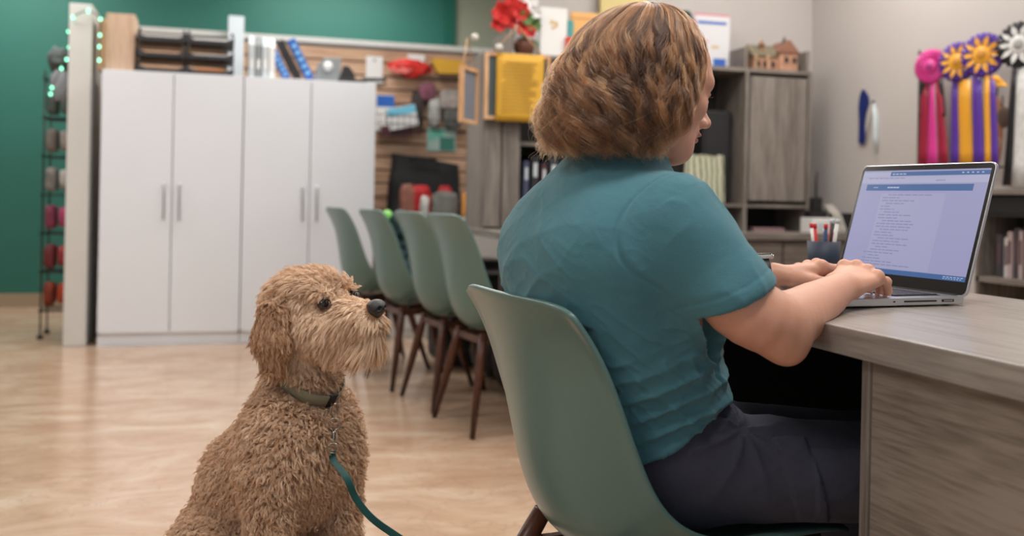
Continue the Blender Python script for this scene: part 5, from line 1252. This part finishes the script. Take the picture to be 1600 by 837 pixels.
for K, s_ in ((KNR, 0), (KNL, .02)):
    c = np.array([K[0]-.02+s_, K[1]+.01, 0]); Q = Field(c+np.array([-.12, -.08, -.01]), c+np.array([.22, .08, .16]), .004)
    Q.cap(c+(0, 0, .13), c+(0, 0, .06), .043, .045, .01).cap(c+(-.02, 0, .045), c+(.10, 0, .035), .046, .038, .02).cap(c+(.10, 0, .035), c+(.155, 0, .032), .040, .034, .02).plane((0, 0, 0.002), (0, 0, -1))
    v, q = Q.mesh(); build_arr('shoe', v, q, mat('black_shoe_leather', srgb(30, 30, 32), .5), woman, WLOC)

# ---------------- smart watch on the left wrist
ax = nrm(WRL-ELL); wc = WRL-ax*.018; up = nrm(np.array([0, .10, 1])-ax*np.dot(np.array([0, .10, 1]), ax)); sd_ = np.cross(ax, up)
ring = [wc+up*math.cos(a)*.0320+sd_*math.sin(a)*.0330 for a in np.linspace(0, 2*PI, 41)[:-1]]
wm = MB(); n = 40; vs = []
for (o_, r_) in ((-.0125, 1.0), (.0125, 1.0), (.0125, 1.09), (-.0125, 1.09)):
    vs += [wc+(p-wc)*r_+ax*o_ for p in ring]
wm.add(vs, [(a*n+k, a*n+(k+1) % n, ((a+1) % 4)*n+(k+1) % n, ((a+1) % 4)*n+k) for a in range(4) for k in range(n)], True)
watch = thing('smartwatch', 'silver smartwatch with a black band on the left wrist', 'watch', wc)
wm.build('band', mat('black_silicone', srgb(26, 27, 29), .55), watch)
MB().obox(wc+up*.0375, ax*.0205, sd_*.0175, up*.0050).build('case', mat('polished_silver', srgb(205, 205, 200), .18, .9), watch, bevel=.004)
MB().obox(wc+up*.0430, ax*.0180, sd_*.0150, up*.0008).build('display', mat('watch_glass', srgb(12, 12, 14), .05), watch, bevel=.0006)
MB().cyl(wc+up*.0375+ax*.0205+sd_*.006, .0032, .0022, 14, axis=ax).build('crown', M_CHROME, watch)

# ---------------- hair
def hair_mat(name, c1, c2, rough=.35, mel=None):
    m = bpy.data.materials.new(name); m.use_nodes = True; nt = m.node_tree
    for n_ in list(nt.nodes):
        if n_.type == 'BSDF_PRINCIPLED': nt.nodes.remove(n_)
    h = nt.nodes.new('ShaderNodeBsdfHairPrincipled'); h.parametrization = 'COLOR'
    h.inputs['Roughness'].default_value = rough; h.inputs['Radial Roughness'].default_value = .5
    a = nt.nodes.new('ShaderNodeAttribute'); a.attribute_name = 'tone'
    cr = nt.nodes.new('ShaderNodeValToRGB'); cr.color_ramp.elements[0].color = c1; cr.color_ramp.elements[1].color = c2
    nt.links.new(a.outputs['Fac'], cr.inputs[0]); nt.links.new(cr.outputs[0], h.inputs['Color'])
    nt.links.new(h.outputs[0], nt.nodes['Material Output'].inputs[0]); return m
f0 = hf0; l0 = np.array([-hf0[1], hf0[0], 0]); HO = HC+np.array([0, 0, .016])
ZT = .116
ENV = np.array([ # z, back, side, front
 (.116, .0, .0, .0), (.110, .038, .030, .034), (.098, .070, .052, .062), (.078, .100, .068, .084), (.050, .126, .082, .094), (.015, .150, .092, .098), (-.02, .164, .099, .098), (-.06, .178, .107, .098), (-.095, .184, .112, .098), (-.125, .178, .108, .094), (-.15, .170, .100, .09)])
def env(z, phi):
    b = np.interp(-z, -ENV[:, 0], ENV[:, 1]); s_ = np.interp(-z, -ENV[:, 0], ENV[:, 2]); f_ = np.interp(-z, -ENV[:, 0], ENV[:, 3])
    c, s = np.cos(phi), np.sin(phi); a = np.where(c > 0, f_, b)
    return a*c, s_*s
def hair_points(phi, z, rho):
    x, y = env(z, phi); return HO + f0*(x*rho)[..., None] + l0*(y*rho)[..., None] + UP*(z*(1-(1-rho)*.4*(z > 0)))[..., None] - f0*.012
def woman_hair(ncl, per):
    n = ncl*per; K = 28; t = np.linspace(0, 1, K)[None, :]
    # clumps
    side = np.where(RNG.random(ncl) < .68, -1.0, 1.0)         # -1: her right, the camera side
    u = RNG.random(ncl); p1 = .535*PI+(PI-.535*PI)*u**.9        # azimuth at the tips
    p0 = p1-np.clip((PI-p1)/(.465*PI), 0, 1)*RNG.uniform(.35, 1.25, ncl)-.05
    p0 = np.clip(p0, .03*PI, PI)
    z0 = ZT-.003-RNG.random(ncl)**1.5*.10; z1 = -.126+RNG.uniform(-.016, .022, ncl)-.010*np.cos(p1)
    rho = 1-.27*RNG.random(ncl)**1.4; ph = (vnoise(np.stack([p1*1.6+side, z0*18, side*3], 1))*5+RNG.normal(0, .5, ncl)) % (2*PI); wl = RNG.uniform(.92, 1.10, ncl); am = RNG.uniform(.5, 1.4, ncl); tone = np.clip(RNG.normal(.40, .30, ncl), 0, 1)
    R = lambda a: np.repeat(a, per)[:, None]
    jit = RNG.normal(0, 1, (n, 5))
    S_ = R(side); P0 = R(p0)+jit[:, :1]*.03; P1 = R(p1)+jit[:, 1:2]*.017; Z0 = np.minimum(R(z0)+jit[:, 2:3]*.008, ZT-.0015); Z1 = R(z1)+jit[:, 3:4]*.007
    RH = np.clip(R(rho)+jit[:, 4:5]*.012, .70, 1.02)
    # travel over the crown quickly at the top because the pole is small
    tt = t**1.12; z = Z0+(Z1-Z0)*tt; phi = P0+(P1-P0)*np.clip(tt*1.15, 0, 1)**1.25
    sc = RH*(1-.10*np.exp(-tt*9)); W_ = np.clip(tt*2.2-.25, 0, 1)
    phase = R(ph)+jit[:, :1]*.20; wav = 2*PI*tt*2.7*R(wl)
    lat = np.sin(wav+phase)*.0155*R(am)*W_; rad = np.cos(wav*1.0+phase+.7)*.0085*R(am)*W_
    fr = (vnoise(np.stack([jit[:, :1]*40+tt*9, jit[:, 1:2]*40+0*tt, 0*tt+0*jit[:, :1]], -1)))*.0011*W_
    P = hair_points(S_*phi, z, sc)
    cen = HO-f0*.03; rd = P-cen; rd[..., 2] *= .3; rd /= np.linalg.norm(rd, axis=-1, keepdims=True)+1e-9
    tn = np.cross(np.broadcast_to(UP, rd.shape), rd); tn /= np.linalg.norm(tn, axis=-1, keepdims=True)+1e-9
    P = P+tn*(lat+fr)[..., None]+rd*(rad+fr*.8)[..., None]+UP*(np.sin(wav*1.1+phase*1.3)*.004*R(am)*W_)[..., None]
    curl = np.clip((tt-.8)/.2, 0, 1)**2
    P = P-rd*(curl*.012*(R(ph) > 2))[..., None]
    return P, np.clip(np.repeat(tone, per)+RNG.normal(0, .10, n), 0, 1)
hp, ht = woman_hair(620, 70)
M_HAIR = hair_mat('brown_hair', srgb(36, 20, 12), srgb(144, 95, 60), .32)
hair = add_curves('hair', hp, RNG.uniform(.00024, .00038, len(hp)), M_HAIR, woman, WLOC, {'tone': ht}, tip=.4)
hair['label'] = 'shoulder-length wavy light brown hair'
add_curves('eyebrows_and_lashes', LASH, .00022, mat('brow_brown', srgb(70, 48, 36), .6), woman, WLOC)
# flyaway strands
k = RNG.choice(len(hp), 1100, replace=False); fp = hp[k].copy(); tq_ = np.linspace(0, 1, fp.shape[1])[None, :, None]
rdv = fp-(HO-f0*.03); rdv /= np.linalg.norm(rdv, axis=-1, keepdims=True)
fp += rdv*tq_**1.5*RNG.uniform(.002, .020, (len(k), 1, 1))+RNG.normal(0, .004, (len(k), 1, 3))*tq_
add_curves('loose_hair', fp, .00018, M_HAIR, woman, WLOC, {'tone': np.clip(ht[k]+.15, 0, 1)}, tip=.3)
# close under-layer so no scalp shows
ph_ = np.linspace(.50*PI, 2*PI-.50*PI, 60); zz_ = np.linspace(ZT, -.075, 40); gu = []
for z_ in zz_:
    row = []
    for a_ in ph_:
        lim = .60*PI*np.clip((ZT-z_)/.085, 0, 1); a2 = lim+(a_-.50*PI)/(1.0*PI)*(2*PI-2*lim)
        row.append(hair_points(np.array(a2), np.array(z_-.004), np.array(.84)))
    gu.append(row)
MB().sheet(gu).build('hair_underlayer', mat('dark_hair_underlayer', srgb(66, 42, 28), .8), woman)
# ------------------------------------------------------------------ the sitting dog
DD = 2.0; DOG0 = at(472, 700, DD); DOG0[2] = 0
def camdir(a):   # horizontal direction at angle a from the picture's right, positive away from the camera
    return RT*math.cos(a)+FW*math.sin(a)
dfx = camdir(math.radians(-40)); dfy = np.cross(UP, dfx)
def D(x, y, z): return DOG0+dfx*x+dfy*y+UP*z
DLOC = tuple(DOG0)
dog = thing('dog', 'curly golden doodle dog sitting beside the chair, looking up', 'dog', DLOC)
DR = np.array([dfx, dfy, UP])
HA = math.radians(-36); hA = camdir(HA); pit = math.radians(9); rol = math.radians(7)
kf = hA*math.cos(pit)+UP*math.sin(pit); kl0 = np.cross(UP, hA); ku0 = np.cross(kf, kl0)
kl = kl0*math.cos(rol)+ku0*math.sin(rol); ku = np.cross(kf, kl); KR = np.array([kf, kl, ku])
KC = at(484, 484, 1.97)
def K(f, l, u): return KC+kf*f+kl*l+ku*u
B = Field(DOG0+np.array([-.46, -.36, 0]), DOG0+np.array([.46, .50, .86]), .0042)
B.cap(D(-.02, 0, .45), D(-.14, 0, .345), .098, .108, .04).cap(D(-.14, 0, .335), D(-.20, 0, .20), .108, .118, .04).cap(D(-.20, 0, .20), D(-.235, 0, .13), .118, .112, .04)
B.ell(D(.0, 0, .43), (.078, .086, .135), DR, .05)
B.ell(D(.0, -.075, .44), (.07, .045, .10), DR, .04).ell(D(.0, .075, .44), (.07, .045, .10), DR, .04)
B.cap(D(.0, 0, .50), K(-.03, 0, -.035), .074, .060, .05)
B.cap(K(-.022, 0, -.035), K(-.01, 0, -.01), .058, .06, .03)
for s_ in (-1, 1):
    B.cap(D(.012, s_*.084, .40), D(.020, s_*.090, .22), .045, .033, .03).cap(D(.020, s_*.090, .22), D(.032, s_*.092, .05), .033, .033, .02)
    B.ell(D(.055, s_*.087, .030), (.050, .035, .028), DR, .02)
    B.ell(D(-.15, s_*.115, .165), (.130, .060, .125), DR, .03)
    B.cap(D(-.05, s_*.13, .12), D(-.14, s_*.135, .045), .045, .035, .03).cap(D(-.14, s_*.135, .035), D(.0, s_*.14, .030), .033, .030, .02)
    B.ell(D(.02, s_*.142, .028), (.05, .034, .026), DR, .02)
B.cap(D(-.30, 0, .06), D(-.40, .07, .035), .035, .022, .03)
# head
B.ell(K(-.010, 0, .004), (.078, .066, .066), KR, .02)
B.ell(K(.035, 0, .020), (.045, .052, .036), KR, .02)
B.cap(K(.05, 0, -.022), K(.150, 0, -.030), .043, .030, .02)
B.cap(K(.03, 0, -.055), K(.135, 0, -.058), .042, .026, .02)
for s_ in (-1, 1): B.ell(K(.045, s_*.040, -.03), (.045, .024, .035), KR, .02); B.ell(K(.070, s_*.032, .033), (.020, .019, .012), KR, .012)
EYL = .0415; EYF = .0865; EYU = .013
for s_ in (-1, 1): B.ell(K(EYF+.012, s_*(EYL+.008), EYU), (.016, .013, .0125), KR, .006, 'cut')
B.plane((0, 0, .004), (0, 0, -1))
bv_, bq_ = B.mesh(); bv_ = smooth_mesh(bv_, bq_, 2)
e1c = nrm(dfx*.82-UP*.57); ccc = D(.006, 0, .598); cnc = np.cross(e1c, dfy); rel_ = bv_-ccc
ca_, cb_, chh = rel_@e1c, rel_@dfy, rel_@cnc; rho_ = np.sqrt((ca_/(.0885*1.02))**2+(cb_/(.0885*.80))**2)
fac = np.where((rho_ > .93) & (rho_ < 1.7), .93/np.maximum(rho_, 1e-6), 1.0); fac = 1+(fac-1)*np.exp(-(chh/.024)**4)
bv_ = ccc+e1c*(ca_*fac)[:, None]+dfy*(cb_*fac)[:, None]+cnc*chh[:, None]
M_DOGSKIN = mat('apricot_coat_base', srgb(184, 138, 102), .9)
dbody = build_arr('dog_body', bv_, bq_, M_DOGSKIN, dog, DLOC)
# ears
def ear(s_):
    E_ = Field(KC-.24, KC+.20, .0035)
    a = K(-.002, s_*.058, .036); out = nrm(kl*s_)
    m1 = a+out*.018+UP*(-.032)-kf*.004; m2 = a+out*.022+UP*(-.070)-kf*.008; m3 = a+out*.018+UP*(-.098)-kf*.004
    E_.cap(a, m1, .020, .030, .01, flat=(out, .45)).cap(m1, m2, .030, .038, .01, flat=(out, .38)).cap(m2, m3, .038, .028, .01, flat=(out, .38))
    v, q = E_.mesh(); v = smooth_mesh(v, q, 1)
    o = build_arr('ear', v, q, M_DOGSKIN, dog, DLOC); return v, q, o
earR = ear(-1); earL = ear(1)
MOUTH = [K(.176-abs(a)*.9, a*.95, -.042-abs(a)*.28) for a in np.linspace(-.034, .034, 15)]
# coat
def sample(v, q, n, keep=None):
    a = v[q[:, 0]]; b = v[q[:, 1]]; c = v[q[:, 2]]; d = v[q[:, 3]]
    ar = np.linalg.norm(np.cross(c-a, d-b), axis=1)
    cen = (a+b+c+d)/4
    if keep is not None: ar = ar*keep(cen)
    i = RNG.choice(len(q), n, p=ar/ar.sum()); u, w = RNG.random((2, n, 1))
    p = (a[i]*(1-u)+b[i]*u)*(1-w)+(d[i]*(1-u)+c[i]*u)*w; nn = np.cross(c[i]-a[i], d[i]-b[i]); return p, nn/(np.linalg.norm(nn, axis=1, keepdims=True)+1e-12)
def unit(a): return a/(np.linalg.norm(a, axis=-1, keepdims=True)+1e-12)
def locks(p, n, flow, length, lift, curl, turns, spread, per, KP=9, clump=.75):
    """p, n, flow (N,3); the rest (N,) ; returns strands"""
    N = len(p); f = unit(flow-n*np.sum(flow*n, 1, keepdims=True)); b = np.cross(n, f)
    rep = lambda a: np.repeat(a, per, axis=0)
    t = np.linspace(0, 1, KP)[None, :, None]; M = N*per
    ro = RNG.normal(0, 1, (M, 2)); P0 = rep(p)-rep(n)*.0015; F_, N_, B_ = rep(f)[:, None], rep(n)[:, None], rep(b)[:, None]
    Ln = (rep(length)*RNG.uniform(.82, 1.1, M))[:, None, None]; Lf = rep(lift)[:, None, None]; Cu = rep(curl)[:, None, None]; Tu = rep(turns)[:, None, None]; Sp = rep(spread)[:, None, None]
    ph = (rep(RNG.uniform(0, 2*PI, N))+RNG.normal(0, .22, M))[:, None, None]
    cl = 1-clump*t**.8
    base = P0[:, None]+(F_*ro[:, None, :1]+B_*ro[:, None, 1:])*Sp*cl
    ang = ph+2*PI*Tu*t; env_ = np.minimum(t*2.2, 1)*Cu
    P = base+F_*Ln*(t**1.1)*np.sqrt(np.maximum(1-Lf**2, .05))+N_*Ln*Lf*(1-(1-t)**1.7)+B_*np.sin(ang)*env_+(N_*.8+F_*.5)*(np.cos(ang)-np.cos(ph))*env_
    P = P+UP*(-.12*Ln*t*t)
    return P
nb = 15500
headn = lambda c: ((c-KC)@kf > -.06) & (np.linalg.norm(c-KC, axis=1) < .30) & ((c-KC)@ku > -.10)
NC = K(-.03, 0, -.12)
def coat_body():
    nb = 15000
    vis = lambda c: ((c[:, 2] > .10)*1.0)*(.35+.65*(((c-DOG0)@FW) < .03))*np.where(headn(c), 0, 1)
    p, n = sample(bv_, bq_, nb, vis)
    back = -dfx*.8-UP*.65; flow = np.broadcast_to(back, p.shape)+unit(RNG.normal(0, 1, p.shape))*.45
    leg = (p[:, 2] < .34) & (((p-DOG0)@dfx) > -.03); flow = np.where(leg[:, None], -UP+RNG.normal(0, .35, p.shape), flow)
    cc = D(.006, 0, .598); rel = p-cc; e1 = unit(dfx*.82-UP*.57); cn = np.cross(e1, dfy); h = rel@cn
    near = np.exp(-(h/.019)**4)
    L_ = RNG.uniform(.019, .027, len(p))*(1-.72*near)
    P = locks(p, n, flow, L_, np.full(len(p), .55)*(1-.7*near), RNG.uniform(.0026, .0046, len(p))*(1-.6*near), RNG.uniform(.9, 1.7, len(p)), np.full(len(p), .0025), 9, KP=11)
    return P, np.repeat(np.clip(RNG.normal(.42, .17, len(p)), 0, 1), 9)
def coat_head():
    N = 5600
    p, n = sample(bv_, bq_, N, lambda c: headn(c)*(.4+.6*(((c-KC)@kl) < .02))*((np.linalg.norm(c-K(.186, 0, -.008), axis=1) > .026)*1.0))
    r = p-KC; f, l, u = r@kf, r@kl, r@ku
    # keep clear of the eyes
    de = np.minimum(np.linalg.norm(np.stack([f-EYF, l+EYL, u-EYU], 1), axis=1), np.linalg.norm(np.stack([f-EYF, l-EYL, u-EYU], 1), axis=1))
    muz = np.clip((f-.075)/.03, 0, 1)*(u < .03); top = np.clip((u-.02)/.02, 0, 1)*(1-muz)
    sgn = np.sign(l)[:, None]
    fl = (-kf*.55-UP*.9)*(1-top)[:, None]+(-kf*.9+kl*sgn*.35+ku*.1)*top[:, None]
    fm = -UP*.80+kl*sgn*.38-kf*.62; fl = fl*(1-muz[:, None])+fm*muz[:, None]
    ring = np.clip(1-(de-.012)/.026, 0, 1)
    fl = fl+unit(RNG.normal(0, 1, p.shape))*.28
    L_ = .030+.016*muz*(u < -.01)+.001*top; L_ = L_*RNG.uniform(.8, 1.15, N)*(1-.72*ring)*np.where(de < .016, .22, 1)
    brid = muz*np.exp(-(l/.014)**2)*(u > -.02); L_ = L_*(1-.45*brid)
    L_ = L_*(1-.42*np.clip((f-.125)/.04, 0, 1)*(u > -.05)); dm = np.min(np.linalg.norm(p[:, None]-np.array(MOUTH)[None], axis=2), axis=1); L_ = L_*np.where(dm < .009, .3, 1); beard = (u < -.045); L_ = L_*np.where(beard, 1.15, 1)
    P = locks(p, n, fl, L_, .30+.30*top-.10*ring+.08*muz, RNG.uniform(.0018, .0038, N)*(1-.6*ring)*(1+.4*top), RNG.uniform(.5, 1.1, N)*(1-.3*muz), np.full(N, .0026), 12)
    return P, np.repeat(np.clip(RNG.normal(.64, .15, N)-.30*ring*0+.06*muz, 0, 1), 12)
def coat_ear(e, N, s_):
    v, q, o = e; p, n = sample(v, q, N); out = kl*s_
    fl = -UP+np.array(-kf*.10)+RNG.normal(0, .16, p.shape)
    low = np.clip((K(-.012, 0, .03)[2]-p[:, 2])/.14, 0, 1)
    P = locks(p, n, fl, .026+.014*low*RNG.uniform(.8, 1.2, N), np.full(N, .22), RNG.uniform(.002, .0042, N), RNG.uniform(.9, 1.5, N), np.full(N, .0026), 12, KP=11)
    return P, np.repeat(np.clip(RNG.normal(.14, .14, N)-.05*low, 0, 1), 12)
def coat_mat():
    m = bpy.data.materials.new('apricot_curly_coat'); m.use_nodes = True; nt = m.node_tree; b = nt.nodes['Principled BSDF']
    a = nt.nodes.new('ShaderNodeAttribute'); a.attribute_name = 'tone'
    cr = nt.nodes.new('ShaderNodeValToRGB'); cr.color_ramp.elements[0].color = srgb(186, 142, 106); cr.color_ramp.elements[1].color = srgb(254, 226, 196)
    nt.links.new(a.outputs['Fac'], cr.inputs[0]); nt.links.new(cr.outputs[0], b.inputs['Base Color'])
    b.inputs['Roughness'].default_value = .55; b.inputs['Specular IOR Level'].default_value = .35; return m
M_COAT = coat_mat()
for nm_, (P_, t_), par in (('body_coat', coat_body(), dbody), ('head_coat', coat_head(), dbody), ('ear_coat', coat_ear(earR, 1500, -1), earR[2]), ('ear_coat', coat_ear(earL, 500, 1), earL[2])):
    add_curves(nm_, P_, RNG.uniform(.00030, .00048, len(P_)), M_COAT, par, DLOC, {'tone': t_}, tip=.35)
# eyes, nose, mouth
for s_ in (-1, 1):
    c = K(EYF-.003, s_*(EYL-.002), EYU)
    e_ = MB().ball(c-kf*.0012, .0112, 20).build('eye', mat('dark_brown_eye', srgb(22, 13, 9), .05, spec=.8), dog)
    MB().tube([c+kf*.0075+unit(kl*s_*.6+kf)*.003+ (kl*math.cos(a)*.0115+ku*math.sin(a)*.0085) for a in np.linspace(0, 2*PI, 25)[:-1]], .0016, 6, closed=True).build('eyelid', mat('dark_eyelid', srgb(44, 30, 24), .5), e_)
Nn = Field(KC-.25, KC+.25, .0016)
def nosepart():
    c = K(.182, 0, -.010); q = Field(c-.05, c+.05, .0013)
    q.ell(c, (.017, .0195, .0150), KR, .0).ell(c+ku*.007-kf*.004, (.014, .017, .008), KR, .006).ell(c-ku*.010-kf*.002, (.010, .0075, .009), KR, .005)
    for s_ in (-1, 1):
        q.ell(c+kf*.015+kl*s_*.0075-ku*.0015, (.006, .0036, .0036), KR, .002, 'cut'); q.cap(c+kf*.013+kl*s_*.010-ku*.003, c+kf*.002+kl*s_*.019-ku*.006, .0017, .0012, .001, op='cut')
    q.cap(c+kf*.0175-ku*.016, c+kf*.0185+ku*.0, .0009, .0006, .0015, op='cut')
    return q.mesh()
v_, q_ = nosepart(); build_arr('nose', v_, q_, mat('black_wet_nose', srgb(30, 26, 27), .32, spec=.6, bump=(600, .5)), dog, DLOC)
mp_ = [K(.180-abs(a)*.9, a*1.05, -.042-abs(a)*.28) for a in np.linspace(-.034, .034, 15)]
MB().tube(mp_, [.0012+.0022*(1-abs(a)) for a in np.linspace(-1, 1, 15)], 8).build('mouth', mat('dark_lip', srgb(40, 28, 26), .5), dog)

# ---------------- collar, ring, clip, leash
e1 = nrm(dfx*.82-UP*.57); cn = np.cross(e1, dfy); cc = D(.006, 0, .598)
col = thing('dog_collar', 'olive webbing collar around the neck of the dog', 'collar', cc)
m = MB(); n = 64; vs = []
for (w_, r_) in ((-.0125, 0), (.0125, 0), (.0125, .003), (-.0125, .003)):
    for k_ in range(n):
        a = 2*PI*k_/n; R_ = .0885+r_; vs.append(cc+(e1*math.cos(a)*1.02+dfy*math.sin(a)*.80)*R_+cn*w_)
m.add(vs, [(a*n+k_, a*n+(k_+1) % n, ((a+1) % 4)*n+(k_+1) % n, ((a+1) % 4)*n+k_) for a in range(4) for k_ in range(n)], True)
m.build('webbing', fabric('olive_webbing', srgb(134, 128, 106), 1200, .4, .8), col)
fpt = cc+(e1*math.cos(.08)*1.02+dfy*math.sin(.08)*.80)*.0905
tn_ = nrm(-e1*math.sin(.08)+dfy*math.cos(.08)); on_ = nrm(e1*math.cos(.08)+dfy*math.sin(.08))
MB().obox(fpt-on_*.001, tn_*.010, cn*.0155, on_*.003).build('loop', M_MATBLACK, col, bevel=.001)
M_STEEL = mat('nickel_hardware', srgb(176, 168, 158), .22, 1.0)
TR = np.array(RT)
def ringpts(c, r, ax1, ax2, n=28): return [c+ax1*math.cos(a)*r+ax2*math.sin(a)*r for a in np.linspace(0, 2*PI, n+1)[:-1]]
r0 = fpt-UP*.012+on_*.010
MB().tube(ringpts(r0, .012, UP, tn_), .0015, 8, closed=True).build('d_ring', M_STEEL, col)
cl = thing('leash', 'dark green leash with metal clip hanging from the dog collar', 'leash', r0-UP*.03)
r1 = r0-UP*.0215+on_*.004-FW*.014
sd1 = nrm(TR*.9+tn_*.2)
MB().tube(ringpts(r1, .0105, UP*1.1, sd1), .0016, 8, closed=True).build('clip_hook', M_STEEL, cl)
MB().tube([r1-UP*.011, r1-UP*.018-FW*.002, r1-UP*.032-FW*.006, r1-UP*.036-FW*.007], [.0035, .0045, .0028, .0048], 12).build('clip_body', M_STEEL, cl)
r2 = r1-UP*.044-FW*.010
MB().tube(ringpts(r2, .0095, UP, sd1), .0016, 8, closed=True).build('clip_eye', M_STEEL, cl)
lp_ = [r2-UP*.006, r2-UP*.022+TR*.003-FW*.008, at(541, 745, 1.80), at(556, 778, 1.79), at(582, 810, 1.78), at(624, 840, 1.77), at(680, 878, 1.72), at(722, 970, 1.62), at(738, 1070, 1.55)]
lp_.append(np.array([lp_[-1][0]-.01, lp_[-1][1]-.04, .006])); lp_.append(lp_[-1]+np.array([-.15, -.12, 0]))
C_ = catmull(lp_, 120); C_[:, 2] = np.maximum(C_[:, 2], .004); m = MB(); rows = []
for i in range(len(C_)):
    T_ = nrm(C_[min(i+1, 119)]-C_[max(i-1, 0)]); sd1_ = nrm(TR+UP*.25-T_*np.dot(TR+UP*.25, T_)); nn_ = np.cross(sd1_, T_)
    w_ = .0063; rows.append([C_[i]+sd1_*a*w_+nn_*b*.0016 for a, b in ((-1, -.6), (-.8, -1), (.8, -1), (1, -.6), (1, .6), (.8, 1), (-.8, 1), (-1, .6), (-1, -.6))])
m.sheet(rows).build('strap', fabric('dark_green_webbing', srgb(28, 74, 72), 1500, .4, .75), cl)
